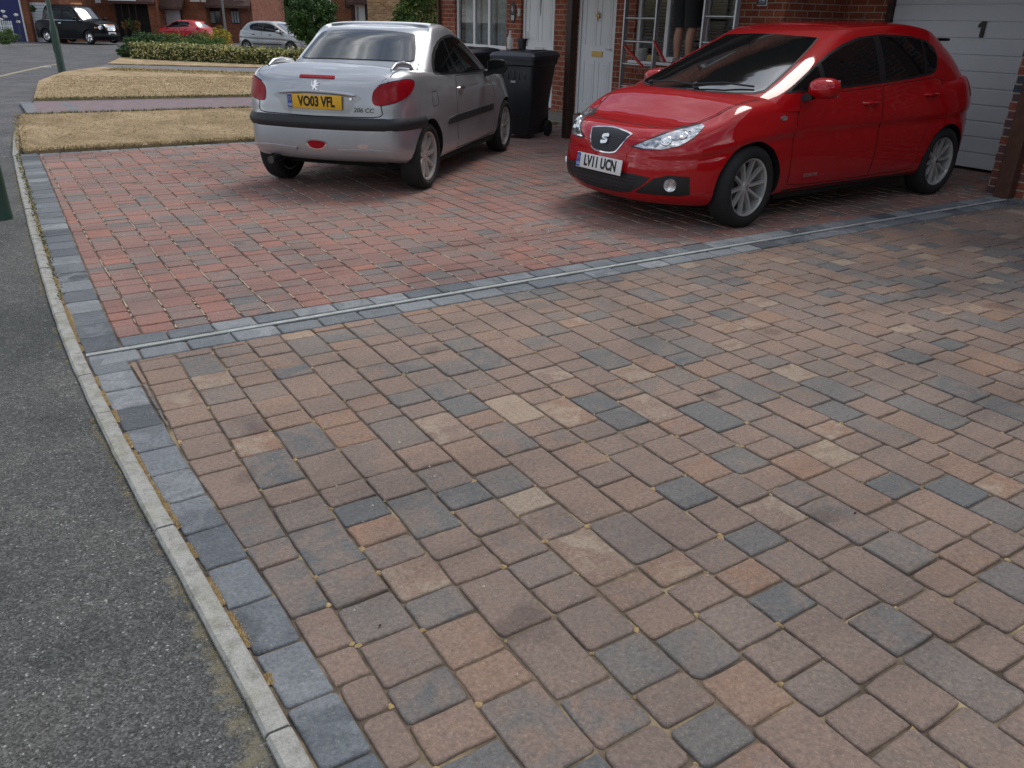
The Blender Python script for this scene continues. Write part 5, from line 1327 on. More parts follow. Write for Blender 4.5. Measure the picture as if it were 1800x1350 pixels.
for sy in (1, -1):
    f = MB(); rows = []
    for x, w_, h_ in ((-.075, .03, .07), (-.03, .042, .10), (.05, .045, .085), (.13, .05, .06), (.19, .042, .045), (.215, .02, .02)):
        rows.append([(x, sy * .10 + w_ * math.cos(a) * 1.0, max(0, h_ * .5 + h_ * .5 * math.sin(a) * 1.02)) for a in np.linspace(0, 2 * PI, 13)[:-1]])
    vs = [p for q in rows for p in q]; f.add(vs, [(i * 12 + k, i * 12 + (k + 1) % 12, (i + 1) * 12 + (k + 1) % 12, (i + 1) * 12 + k) for i in range(5) for k in range(12)] + [tuple(range(11, -1, -1)), tuple(60 + k for k in range(12))]); f.build('shoe', SHOE, man, smooth=True, angle=60)
    f = MB(); f.lathe([(.042, .07), (.05, .075), (.05, .11), (.042, .115)], 16, closed=True); f.v = [(v[0] - .01, v[1] + sy * .10, v[2]) for v in f.v]; f.build('sock', simple('grey_sock', (.2, .18, .18), .9) if 'grey_sock' not in MATS else MATS['grey_sock'], man, smooth=True)
# things on the sill
sq = on(1147, 106, XW - .02)
o = MB().bx(-.03, .03, -.075, .075, 0, .085, .012).build('sponge', simple('yellow_sponge', (.42, .30, .10), .95, bmp=.8, bs=90)); o.location = (XW - .02, sq[1], .927); tag(o, 'yellow sponge on the white window sill beside the red brace', 'sponge')
bq = on(1128, 100, XW - .02)
bu = MB(); bu.lathe([(0, 0), (.06, 0), (.08, .15), (.086, .152), (.086, .16), (.076, .16), (.058, .01), (0, .008)], 24); o = bu.build('tub', BOT, smooth=True, angle=40); o.location = (XW - .03, bq[1], .927); tag(o, 'pale see-through plastic tub on the window sill left of the sponge', 'tub')
# ================================================================ the cars in place
red_hatch(); silver_cc()
FH = np.array([.5402, .8415]); RH = np.array([.8415, -.5402]); AH = math.atan2(FH[1], FH[0])
def onD(px, py, D):
    d = ray(px, py); return CAM + d * (D / (d[0] * FH[0] + d[1] * FH[1]))
def far_hatch(name, loc, heading, z, paint_, label, S=1.0):
    c = Car(name, loc, heading, label, S, z=z); c.hull(lower_cage(HL), HH, [(1.32, .30, .332), (-1.28, .30, .332)], paint_, nu=4, nv=2)
    sw = [(.98, .945), (.84, 1.01), (.62, 1.115), (.42, 1.205), (.24, 1.27), (.02, 1.325), (-.28, 1.35), (-.68, 1.342), (-.95, 1.305), (-1.06, 1.25), (-1.09, 1.18), (-1.05, 1.09), (-.97, 1.045), (-.6, 1.015), (-.2, .99), (.3, .965), (.7, .95)]
    c.both('side_window', sw, GL, off=.004, cell=.1)
    c.both('window_pillar', [(-.24, .99), (-.24, 1.32), (-.30, 1.32), (-.30, .99)], PLB, off=.008, cell=.1); c.both('window_pillar', [(-.82, 1.03), (-.82, 1.28), (-.86, 1.28), (-.86, 1.03)], PLB, off=.008, cell=.1)
    full = [(1.27, 0), (1.20, .46), (1.07, .63), (.67, .555), (.315, .462), (.36, 0)]; full = full + [(x, -y) for x, y in full[-2:0:-1]]
    c.patch('windscreen', full, 'T', GLW, off=.005, cell=.1)
    c.patch('rear_window', [(-.54, 1.04), (-.46, 1.27), (.46, 1.27), (.54, 1.04)], 'B', GLW, off=.006, cell=.08)
    c.both('rub_strip', [(1.0 - .2, .42), (.8, .47), (-.85, .47), (-.85, .42)], PLG, off=.012, cell=.1)
    c.both('tail_light', [(-1.66, .86), (-1.66, 1.04), (-1.86, 1.04), (-1.93, .97), (-1.93, .86)], LENSR, off=.005, cell=.06)
    for u in (.25, -.72):
        c.both('door_handle', [(u, .83), (u, .86), (u - .16, .86), (u - .16, .83)], PLB, off=.02, cell=.1, depth=.02)
    c.both('door_seam', [(-.31, .3), (-.31, .98), (-.32, .98), (-.32, .3)], GAP, off=.002, cell=.1)
    for sg in (1, -1):
        mirror_pod(c, sg, .74, .92, .985, paint_, PLB)
        for x in (1.32, -1.28): c.wheel(x, .735, .305, .19, .2, 7, ALLOY, sg, 'wide')
    c.plate('number_plate', '', (-1.985, 0, .62), (0, -1, 0), (0, 0, 1), PLY, band=False) if False else None
    return c
p = ung(438, 93); D0 = p @ np.append(FH, 0)
# silver hatch beyond the hedge
hd = AH - PI / 2 - math.radians(24)
P0 = onD(438, 93.5, 41.0); zs = gz(P0[0], P0[1]); 
cx, cy = P0[0] + math.cos(hd) * 1.234 + math.cos(hd + PI / 2) * .75, P0[1] + math.sin(hd) * 1.234 + math.sin(hd + PI / 2) * .75
far_hatch('parked_car', (cx, cy), hd, zs, P_SILV2, 'silver-grey five-door hatchback parked beyond the variegated hedge', 1.0)
P0 = onD(326, 62, 53.5); hd = AH + PI / 2 + math.radians(-22)
far_hatch('parked_car', (P0[0], P0[1]), hd, P0[2] if False else gz(P0[0], P0[1]) + .0, P_RED2, 'small bright red hatchback far off behind the shrubs', .92)
# ---- black taxi
def taxi():
    pf, pr = ung(160, 77), ung(77, 73.5); v = pf - pr; hd = math.atan2(v[1], v[0]); S = 1.1
    hd = AH - PI / 2 - math.radians(20)
    off = .80 * S; x0 = pf[0] - math.cos(hd) * 1.443 * S - math.sin(hd) * off; y0 = pf[1] - math.sin(hd) * 1.443 * S + math.cos(hd) * off
    c = Car('taxi', (x0, y0), hd, 'black taxi with chrome wheels and orange front panel, parked across the road', S, 'taxi', z=gz(x0, y0))
    plan = [(2.16, 0), (2.12, .36), (2.03, .62), (1.85, .77), (1.443, .86), (.7, .87), (-.3, .88), (-1.443, .88), (-2.0, .84), (-2.28, .70), (-2.36, .36), (-2.38, 0)]
    low = dict(plan=plan, top=[.93, .95, .97, 1.0, 1.05, 1.08, 1.10, 1.10, 1.06, 1.0, .97, .96], zb=[.19] * 12, wf=[1, 1, .95, .6, .1, 0, 0, 0, 0, 0, 0, 0], wr=[0, 0, 0, 0, 0, 0, 0, .1, .5, .9, 1, 1], crown=[.4, .5, .6, .8, 1, 1, .5, .5, 1, 1, 1, 1],
               levels=[(0, 0, -.1, .1), (0, .9, -.06, .06), (.05, .98, -.02, .02), (.3, 1, 0, 0), (.6, 1, -.02, 0), (.85, .985, -.05, .04), (.96, .95, -.10, .10), (1, .88, -.18, .2), (1, .5, -.25, .3, .05), (1, 0, -.28, .35, .08)])
    house = house_cage([(.95, 1.25, -1.95, .84, .2, .25), (1.10, 1.12, -1.88, .82, .2, .25), (1.35, .88, -1.80, .775, .18, .22), (1.58, .66, -1.72, .715, .16, .2), (1.72, .48, -1.62, .65, .14, .18), (1.78, .32, -1.5, .55, .12, .16), (1.815, .15, -1.35, .3, .1, .1), (1.83, 0, -1.2, 0, .05, .05)])
    c.hull(lower_cage(low), house, [(1.443, .32, .36), (-1.443, .32, .36)], P_BLACK, nu=4, nv=3)
    c.both('side_window', [(.78, 1.12), (.62, 1.38), (.45, 1.58), (.05, 1.62), (-.1, 1.62), (-.1, 1.12)], GL, off=.004, cell=.1)
    c.both('side_window', [(-.2, 1.12), (-.2, 1.62), (-1.0, 1.62), (-1.0, 1.12)], GL, off=.004, cell=.1)
    c.both('side_window', [(-1.1, 1.12), (-1.1, 1.61), (-1.5, 1.55), (-1.6, 1.4), (-1.62, 1.12)], GL, off=.004, cell=.1)
    c.both('chrome_strip', [(1.0, 1.075), (1.0, 1.09), (-1.7, 1.09), (-1.7, 1.075)], CHROME, off=.006, cell=.1)
    full = [(1.16, 0), (1.12, .4), (1.0, .62), (.92, .70), (.55, .62), (.5, .5), (.54, 0)]; full = full + [(x, -y) for x, y in full[-2:0:-1]]
    c.patch('windscreen', full, 'T', GLR, off=.006, cell=.08)
    c.patch('grille', [(-.3, .62), (-.33, .9), (.33, .9), (.3, .62)], 'F', CHROME, off=.01, cell=.08)
    for mir in (False, True):
        c.patch('headlight', [(math.cos(a) * .095 + .56, math.sin(a) * .095 + .77) for a in np.linspace(0, 2 * PI, 15)[:-1]], 'F', REFL, off=.015, cell=.08, mirror=mir)
        c.patch('indicator', [(1.82, .74), (1.82, .80), (1.95, .80), (1.95, .74)], 'L', LENSO, off=.006, cell=.06, mirror=mir)
        sg = -1 if mir else 1; mirror_pod(c, sg, .85, .98, 1.16, P_BLACK, PLB)
        for x in (1.443, -1.443): c.wheel(x, .76, .32, .19, .2, 8, CHROME, sg, 'wide', hub=.09)
        c.line('door_seam', [(-.15, .3), (-.15, 1.64)], 'L', .012, GAP, mirror=mir); c.line('door_seam', [(-1.05, .34), (-1.05, 1.64)], 'L', .012, GAP, mirror=mir); c.line('door_seam', [(.95, .3), (.95, 1.08)], 'L', .012, GAP, mirror=mir)
        c.patch('door_handle', [(-.25, .93), (-.25, .97), (-.42, .97), (-.42, .93)], 'L', CHROME, off=.02, cell=.1, mirror=mir, depth=.02)
    c.plate('number_plate', '', (2.175, 0, .5), (0, 1, 0), (0, 0, 1), PLW, size=(.5, .11), band=False)
    mb = MB(); mb.box((1.93, 0.0, 1.02), (.02, .3, .05)); 
    c.patch('orange_panel', [(-.28, .84 + .02), (.28, .86), (.28, .9), (-.28, .9)], 'F', LENSO, off=.018, cell=.1)
    c.patch('front_bumper', [(-.8, .36), (.8, .36), (.8, .5), (-.8, .5)], 'F', PLB, off=.03, cell=.1)
    mb = MB(); mb.box((.1, 0, 1.86), (.1, .28, .05), bev=.02); mb.build('roof_sign', LENSO, c.root)
    return c
taxi()
# ================================================================ foliage
def leaf_mat(name, stops, rough=.55):
    m, t, b = nt(name); g = N(t, 'ShaderNodeNewGeometry'); r = ramp(t, g.outputs['Random Per Island'], stops)
    n = noise(t, 3.0, 3, .6, g.outputs['Position']); rr = ramp(t, n.outputs[0], [(.32, (.6, .62, .6)), (.68, (1.35, 1.3, 1.2))]); c = mix(t, r.outputs[0], rr.outputs[0], 1, 'MULTIPLY')
    t.links.new(c, b.inputs['Base Color']); setv(b, Roughness=rough, Specular_IOR_Level=.25); return m
LF_DARK = leaf_mat('dark_leaves', [(0, (.018, .045, .015)), (.5, (.04, .095, .026)), (.9, (.07, .15, .04)), (1, (.13, .21, .07))])
LF_MID = leaf_mat('green_leaves', [(0, (.04, .08, .02)), (.5, (.075, .15, .035)), (.9, (.14, .22, .055)), (1, (.25, .3, .1))])
LF_VAR = leaf_mat('variegated_leaves', [(0, (.05, .08, .025)), (.25, (.13, .17, .05)), (.5, (.36, .35, .13)), (.8, (.58, .54, .25)), (1, (.78, .74, .48))])
LF_YEL = leaf_mat('yellow_leaves', [(0, (.16, .15, .02)), (.5, (.38, .30, .04)), (1, (.6, .48, .08))])
LF_ORG = leaf_mat('orange_leaves', [(0, (.15, .06, .03)), (.5, (.3, .14, .06)), (1, (.2, .2, .06))])
BARK = simple('bark', (.07, .05, .035), .95, var=.3, vs=20, bmp=.6, bs=40)
def leaves(mb, rgx, centre, rad, n, size, shellness=.6):
    c = np.array(centre); r = np.array(rad)
    for _ in range(n):
        d = rgx.normal(size=3); d /= np.linalg.norm(d) + 1e-9; k = 1 - shellness * rgx.random() ** 1.6
        p = c + d * r * k; nrm = d + rgx.normal(0, .6, 3); nrm /= np.linalg.norm(nrm) + 1e-9
        a = np.cross(nrm, rgx.normal(size=3)); a /= np.linalg.norm(a) + 1e-9; b = np.cross(nrm, a); s = size * rgx.uniform(.6, 1.35)
        o = len(mb.v); mb.v += [tuple(p - a * s), tuple(p - b * s * .5 + nrm * s * .15), tuple(p + a * s), tuple(p + b * s * .5 + nrm * s * .15)]; mb.f.append([o, o + 1, o + 2, o + 3]); mb.m.append(0)
def lump_cloud(mb, rgx, centre, rad, lumps, per, size, lr=.34):
    """uneven crown: many overlapping leaf clumps over an ellipsoid"""
    c = np.array(centre); r = np.array(rad)
    for _ in range(lumps):
        d = rgx.normal(size=3); d /= np.linalg.norm(d); k = rgx.uniform(.55, .95)
        leaves(mb, rgx, c + d * r * k, r * lr * rgx.uniform(.6, 1.25), per, size, .8)
def plant(name, loc, crowns, mat, label, cat, size, lumps, per, stems=4, stem_r=.02, lr=.34, seed=1, group=None, trunk=None):
    rgx = np.random.default_rng(seed); r = empty(name, loc, 0, label, cat, group); mb = MB()
    for (c, rad) in crowns: lump_cloud(mb, rgx, c, rad, lumps, per, size, lr)
    mb.build('crown', mat, r)
    s = MB()
    if trunk:
        h, tr = trunk; s.tube([(0, 0, 0), (.02, .01, h * .5), (0, 0, h)], [tr, tr * .8, tr * .6], 10)
        for k in range(6):
            a = k * 1.1; c = crowns[k % len(crowns)]; s.tube([(0, 0, h * .8), (math.cos(a) * c[1][0] * .3, math.sin(a) * c[1][1] * .3, h + c[1][2] * .3), (c[0][0] + math.cos(a) * c[1][0] * .6, c[0][1] + math.sin(a) * c[1][1] * .6, c[0][2] + c[1][2] * .3)], [tr * .5, tr * .35, tr * .12], 6)
    else:
        for k in range(stems):
            c, rad = crowns[k % len(crowns)]; a = k * 2.4; s.tube([(c[0] * .8 + math.cos(a) * .04, c[1] * .8 + math.sin(a) * .04, 0), (c[0] + math.cos(a) * rad[0] * .4, c[1] + math.sin(a) * rad[1] * .4, c[2] + rad[2] * .3)], [stem_r, stem_r * .4], 6)
    s.build('trunk' if trunk else 'stem', BARK, r, smooth=True); return r
# variegated hedge
ha, hb = ung(228, 104), ung(560, 119)
def hedge():
    rgx = np.random.default_rng(31); r = empty('hedge', (ha[0], ha[1], gz(ha[0], ha[1])), 0, 'low clipped hedge of green and cream leaves between the dry lawn and the shrubs', 'hedge')
    mb = MB(); L = np.linalg.norm((hb - ha)[:2]); n = int(L / .16); dx, dy = (hb - ha)[0] / L, (hb - ha)[1] / L; nx_, ny_ = -dy, dx
    for i in range(n):
        u = (i + .5) / n * L
        for j in range(3):
            for k in range(3):
                cx = u * dx + nx_ * (j * .25 + .1); cy = u * dy + ny_ * (j * .25 + .1); z = .14 + k * .19
                if j == 1 and k < 2: continue
                leaves(mb, rgx, (cx, cy, z + rgx.normal(0, .02)), (.14, .17, .15), 30, .046, .9)
    mb.build('leaves', LF_VAR, r); s = MB()
    for i in range(int(L / .4)):
        u = i * .4 + .1; s.tube([(u * dx + nx_ * .35, u * dy + ny_ * .35, 0), (u * dx + nx_ * .35, u * dy + ny_ * .35, .5)], [.02, .008], 5)
    s.build('stem', BARK, r)
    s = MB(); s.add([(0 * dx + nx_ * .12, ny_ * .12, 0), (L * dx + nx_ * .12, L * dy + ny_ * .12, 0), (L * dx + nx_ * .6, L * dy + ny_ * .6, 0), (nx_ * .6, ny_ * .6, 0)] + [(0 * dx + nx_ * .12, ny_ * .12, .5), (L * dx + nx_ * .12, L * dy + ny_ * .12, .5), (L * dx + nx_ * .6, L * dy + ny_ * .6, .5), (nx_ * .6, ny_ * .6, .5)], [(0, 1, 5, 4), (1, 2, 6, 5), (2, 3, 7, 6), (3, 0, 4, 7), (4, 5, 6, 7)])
    s.build('twigs', simple('twig_shade', (.02, .03, .012), .95, var=.4, vs=20), r)  # solid core coloured dark for the shade inside the hedge
hedge()
def shrub_at(px, py_top, D, rad, mat, label, seed, size=.04, name='shrub', lumps=44, per=70, cat='shrub', group=None):
    q = onD(px, py_top, D); z0 = gz(q[0], q[1]); h = max(.4, q[2] - z0); rz = h * .52
    return plant(name, (q[0], q[1], z0), [((0, 0, h - rz), (rad, rad, rz))], mat, label, cat, size, lumps, per, seed=seed, group=group)
G_ = 'shrubs growing behind the hedge'
shrub_at(236, 66, 36.0, .6, LF_DARK, 'dark green shrub at the left end of the hedge', 41, group=G_)
shrub_at(258, 57, 37, .95, LF_DARK, 'broad dark shrub behind the hedge, right of the taxi bumper', 42, group=G_)
shrub_at(296, 57, 37, .95, LF_MID, 'mid green shrub behind the hedge, below the nose of the far red car', 43, group=G_)
shrub_at(333, 60, 36.5, .95, LF_MID, 'leafy green shrub behind the hedge, below the middle of the far red car', 44, group=G_)
shrub_at(352, 52, 38.5, .55, LF_ORG, 'rusty orange shrub beside the far red car', 45, group=G_)
shrub_at(385, 47, 38, .55, LF_YEL, 'bright yellow shrub behind the hedge', 46, group=G_)
shrub_at(370, 62, 36, .7, LF_MID, 'green shrub in front of the yellow one', 47, group=G_)
shrub_at(224, 82, 34.6, .42, LF_DARK, 'low dark leafy clump in front of the left end of the hedge', 48, group=G_)
# round clipped bush
q = onD(551, 80, 35.5); z0 = gz(q[0], q[1]); plant('round_bush', (q[0], q[1], z0), [((0, 0, 1.62), (1.0, 1.0, 1.05))], LF_DARK, 'large dark green rounded bush behind the silver coupe', 'bush', .05, 170, 170, seed=51, lr=.24, trunk=(1.3, .06))
q = onD(736, 60, 19.2); plant('bush', (q[0], q[1], gz(q[0], q[1])), [((0, 0, 1.25), (.55, .6, .9)), ((-.35, .2, .8), (.4, .4, .7))], LF_MID, 'tall loose green bush beside the drainpipe of house 10', 'bush', .04, 70, 100, seed=52, lr=.3)
# dark trees in the gap
for i, (px, D, lab) in enumerate(((462, 66, 'dark tree left of the round bush, above the silver-grey car'), (492, 68, 'dark tree just beside the round bush'), (515, 72, 'far dark tree mostly hidden by the round bush'))):
    q = onD(px, 30, D); z0 = gz(q[0], q[1]); plant('tree', (q[0], q[1], z0), [((0, 0, 3.0), (1.9, 1.9, 3.0)), ((.8, .4, 4.2), (1.5, 1.5, 1.8))], LF_DARK, lab, 'tree', .12, 60, 70, seed=60 + i, trunk=(2.4, .14), group='dark trees at the end of the close')
# left corner garden
q = onD(12, 76, 45); z0 = gz(q[0], q[1])
plant('shrub', (q[0], q[1], z0), [((0, 0, .42), (.55, .5, .42)), ((-.7, .1, .38), (.5, .4, .4))], LF_MID, 'green shrub with white flowers above it at the left edge', 'shrub', .04, 40, 70, seed=71)
WHF = simple('white_petal', (.8, .8, .78), .6, var=.05)
for i, (px, py) in enumerate(((5, 20), (9, 29), (28, 26), (32, 38), (2, 34))):
    a = onD(px, py, 46); b = onD(px + 9, 74, 46); r = empty('flower', (b[0], b[1], gz(b[0], b[1])), 0, ['white flower head high above the shrub, nearest the frame corner', 'white flower head below the highest one', 'white flower head beside the blue garage door', 'lowest white flower head beside the blue garage door', 'white flower head cut by the left edge'][i], 'flower', 'white flowers before the blue garage door')
    m = MB(); m.tube([(0, 0, 0), tuple(Vector(a) - Vector(r.location))], .008, 5); m.build('stem', LF_MID, r)
    m = MB(); rgx = np.random.default_rng(80 + i); leaves(m, rgx, tuple(Vector(a) - Vector(r.location)), (.11, .11, .07), 70, .03, .5); m.build('petals', WHF, r)
# ================================================================ lamp posts
GRN = simple('green_post_paint', (.022, .06, .045), .45, var=.25, vs=6, bmp=.1, bs=60, coat=.2)
GRY = simple('galvanised', (.16, .18, .17), .6, var=.15, vs=8)
def post(loc, r0, r1, hs, H, label, mat, up=None):
    r = empty('lamp_post', (loc[0], loc[1], gz(loc[0], loc[1])), 0, label, 'lamp post', 'lamp posts beside the road')
    m = MB(); m.lathe([(r0 * 1.02, -.1), (r0 * 1.02, .04), (r0, .06), (r0, hs), (r0 * .98, hs + .02), (r1 * 1.15, hs + .16), (r1 * 1.15, hs + .22), (r1, hs + .24), (r1 * .8, H)], 24); m.build('post', mat, r, smooth=True, angle=40)
    m = MB(); m.box((-r0 * .72, -r0 * .72, .75), (.006, r0 * .5, .25), rz=PI / 4, bev=.002); m.build('access_door', mat, r)
    m = MB(); m.tube([(0, 0, H - .1), (-.15, 0, H + .15), (-.7, 0, H + .25)], [.03, .025, .025], 8); m.build('arm', mat, r, smooth=True)
    m = MB(); m.box((-.95, 0, H + .22), (.28, .1, .06), bev=.03); m.build('lantern', GRY, r, smooth=True); return r
q = un(6, 383); post((q[0], q[1]), .062, .045, 1.15, 5.0, 'dark green lamp post foot at the left edge beside the kerb', GRN)
q = ung(109, 126); post((q[0], q[1]), .098, .056, 1.06, 5.0, 'green lamp post with stepped base at the corner of the dry lawn', GRN)
q = onD(398, 66, 40); post((q[0], q[1]), .06, .05, .8, 5.0, 'thin grey post standing behind the yellow shrub', GRY)
# ================================================================ houses across the close
def facade(label, px0, px1, D, H, base_py, mat, seed, slant=0.0):
    """returns helper: local frame x along the facade, z up, y away from the camera"""
    o = onD(px0, base_py, D); z0 = gz(o[0], o[1]) - .05; rz = math.atan2(RH[1], RH[0])
    r = empty('brick_house', (o[0], o[1], z0), rz, label, 'house', 'houses across the close')
    def L(px, py):
        p = onD(px, py, D); d = p - np.array([o[0], o[1], z0]); return d[0] * RH[0] + d[1] * RH[1], d[2]
    return r, L
def fbox(par, name, L, px0, px1, py0, py1, y0, y1, mat, **k):
    a, zt = L(px0, py0); b, _ = L(px1, py0); _, zb = L((px0 + px1) / 2, py1); _, zt = L((px0 + px1) / 2, py0)
    m = MB(); m.bx(a, b, y0, y1, min(zb, zt), max(zb, zt), **k); return m.build(name, mat, par)
BLUED = simple('blue_garage_paint', (.008, .012, .12), .4, coat=.3)
def slab_house(r, w, H, mat, depth=8, roofrise=2.4, back=True):
    m = MB(); m.bx(0, w, 0, depth, -.2, H); m.build('wall', mat, r)
    m = MB(); m.prism([(-.4, H), (depth / 2, H + roofrise), (depth + .4, H), (depth + .4, H + .12), (depth / 2, H + roofrise + .12), (-.4, H + .12)], -.15, w + .15, 'x'); m.build('roof', TILE, r)
# A: blue and white garages
r, L = facade('brick house with dark blue and white garage doors, left of the taxi', -90, 112, 51.5, 5, 74, BRO, 1)
w, _ = L(112, 50); slab_house(r, w, 4.8, BRO)
fbox(r, 'garage_door', L, -40, 31, -8, 75, -.06, -.005, BLUED, bev=.01)
z0_ = [L(0, y)[1] for y in (0,)]
g = MB(); a, _ = L(48, 20); b, _ = L(86, 20); z = .0
while z < 2.1: g.bx(a, b, -.05, -.005, z, z + .15, .006); z += .165
g.build('garage_door', GARW, r)
fbox(r, 'door_frame', L, 31.5, 34.5, -8, 76, -.10, -.004, UPVC)
fbox(r, 'brick_pier', L, 37, 47.5, -20, 76, -.35, -.004, BRO)
q = onD(57, 15, 50.7); rr = empty('hanging_basket', (q[0], q[1], q[2] - .22), 0, 'round dark hanging plant ball before the white garage door', 'hanging plant')
m = MB(); lump_cloud(m, np.random.default_rng(5), (0, 0, .22), (.17, .17, .17), 26, 60, .03); m.build('foliage', LF_DARK, rr); m = MB(); m.tube([(0, 0, .3), (0, 0, 1.3)], .006, 5); m.tube([(0, 0, 1.3), (.15, .55, 1.32)], .01, 5); m.build('bracket', PLB, rr)
# B: dark porch house
r, L = facade('dark fronted brick house with deep porch and orange pillar, right of the taxi', 112.5, 284, 56, 5, 70, BRO, 2)
w, _ = L(284, 50); slab_house(r, w, 4.8, BRO)
fbox(r, 'porch', L, 206, 262, 2, 62, -.02, .0, simple('porch_dark', (.02, .016, .014), .9, var=.4, vs=4)) if False else None
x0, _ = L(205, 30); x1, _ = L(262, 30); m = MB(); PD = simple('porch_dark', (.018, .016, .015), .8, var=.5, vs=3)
m.bx(x0, x1, -.02, -.004, 0, 2.3); m.build('porch_shade_panel', PD, r)  # flat panel coloured dark for the shade inside the porch
fbox(r, 'pillar', L, 264, 279, -20, 64, -.8, -.5, BRO)
x2, _ = L(283, 10); m = MB(); m.prism([(-1.1, 2.35), (0.0, 3.1), (0, 2.95), (-1.1, 2.2)], x0, x2, 'x'); m.v = [tuple(v) for v in m.v]; m.build('porch_roof', TILE, r)
fbox(r, 'fascia', L, 203, 251, -6, 2, -1.15, -1.11, UPVC)
for a in (210, 222, 234, 246): fbox(r, 'porch_post', L, a, a + 1.6, 3, 62, -.9, -.85, TIMB)
fbox(r, 'window', L, 142, 158, -4, 5, -.04, -.004, UPVC); fbox(r, 'window', L, 160, 176, -4, 5, -.04, -.004, UPVC)
for i, px in enumerate((222, 233, 243)):
    q = onD(px, 62, 54.4); plant('potted_plant', (q[0], q[1], gz(q[0], q[1]) - .02), [((0, 0, .95), (.22, .22, .35))], [LF_ORG, LF_MID, LF_ORG][i], ['leafy plant at the left of the dark porch', 'middle plant before the dark porch', 'plant beside the orange pillar'][i], 'plant', .05, 14, 30, seed=90 + i, group='plants before the dark porch')
# C
r, L = facade('orange brick house with small white garage door under a low tiled roof', 284.5, 364, 57, 5, 58, BRO, 3)
w, _ = L(364, 50); slab_house(r, w, 4.9, BRO)
fbox(r, 'garage_door', L, 290, 316, 18, 50, -.05, -.004, GARW)
fbox(r, 'garage_frame', L, 287.5, 289.8, 14, 50, -.08, -.004, TIMB); fbox(r, 'garage_frame', L, 316.2, 319, 14, 50, -.08, -.004, TIMB)
xa, _ = L(285, 5); xb, _ = L(328, 5); z1 = L(300, 12)[1]; m = MB(); m.prism([(-1.0, z1), (-.0, z1 + .9), (0, z1 + .75), (-1.0, z1 - .15)], xa, xb, 'x'); m.build('garage_roof', TILE, r)
fbox(r, 'gable', L, 337, 381 - 18, -12, 3.5, -.5, -.3, CREAM); fbox(r, 'gable_post', L, 355, 356, -12, 3, -.54, -.5, TIMB)
# D
r, L = facade('brick house with dark paired windows and cream gables left of the dark trees', 364.5, 446, 58, 5, 58, BRO, 4)
w, _ = L(446, 50); slab_house(r, w, 4.6, BR)
for (a, b) in ((367, 388), (405, 421)):
    f_ = fbox(r, 'window', L, a, b, 14, 42, -.05, -.004, TIMB)
    n = 2 if a < 400 else 3
    for k in range(n):
        aa = a + 1.5 + (b - a - 1.5) * k / n; g = fbox(r, 'pane', L, aa, aa + (b - a - 1.5) / n - 1.5, 20, 40, -.07, -.052, CURT if k % 2 == 0 or a > 400 else WGL); g.parent = f_
m = MB(); xa, zb = L(414, 8); xb, _ = L(441, 8); _, zt = L(420, -14); xm = (xa + xb) / 2; m.prism([(xa, zb), (xb, zb), (xm + .3, zt), (xm - .3, zt)], -.6, -.35, 'y'); m.build('gable', CREAM, r)
m = MB(); m.bx(xm - .03, xm + .03, -.63, -.605, zb, zt); m.build('gable_post', TIMB, r)
xa, zb = L(366, 9); xb, _ = L(445, 9); m = MB(); m.prism([(-.95, zb), (0, zb + .9), (0, zb + .75), (-.95, zb - .15)], xa, xb, 'x'); m.build('porch_roof', TILE, r)
for a in (393, 425, 441): fbox(r, 'porch_post', L, a, a + 1.5, 9, 58, -.85, -.77, TIMB)
# E: right of the round bush
r, L = facade('house with white door between dark posts, seen over the silver coupe roof', 585, 647.5, 44, 5, 62, BRO, 5)
w, _ = L(647.5, 50); slab_house(r, w, 4.6, BRO)
fbox(r, 'front_door', L, 624, 641, 8, 60, -.05, -.004, UPVC); fbox(r, 'door_light', L, 627, 630, 12, 50, -.056, -.052, CURT)
for a in (617, 641.5): fbox(r, 'porch_post', L, a, a + 4, -20, 60, -.30, -.16, TIMB)
xa, zb = L(612, 4); xb, _ = L(648, 4); m = MB(); m.prism([(-.5, zb), (0, zb + .5), (0, zb + .38), (-.5, zb - .12)], xa, xb, 'x'); m.build('porch_roof', TILE, r)
fbox(r, 'window', L, 606, 616, -5, 14, -.04, -.004, TIMB)
r, L = facade('buff and brown brick gable wall behind the loose green bush', 648.2, 800, 40, 5, 62, BRY, 6)
w, _ = L(800, 50); slab_house(r, w, 4.8, BRY)
fbox(r, 'window', L, 780, 796, -30, 0, -.04, -.004, UPVC)
# picket fence in the left corner
q0 = onD(-30, 60, 48.5); r = empty('picket_fence', (q0[0], q0[1], gz(q0[0], q0[1])), math.atan2(RH[1], RH[0]), 'short white picket fence behind the green shrub at the left edge', 'fence')
m = MB()
for k in range(15): m.bx(k * .12, k * .12 + .07, 0, .02, .05, 1.1)
m.build('pickets', UPVC, r); m = MB(); m.bx(0, 1.75, .021, .05, .3, .37); m.bx(0, 1.75, .021, .05, .8, .87); m.build('rail', UPVC, r)
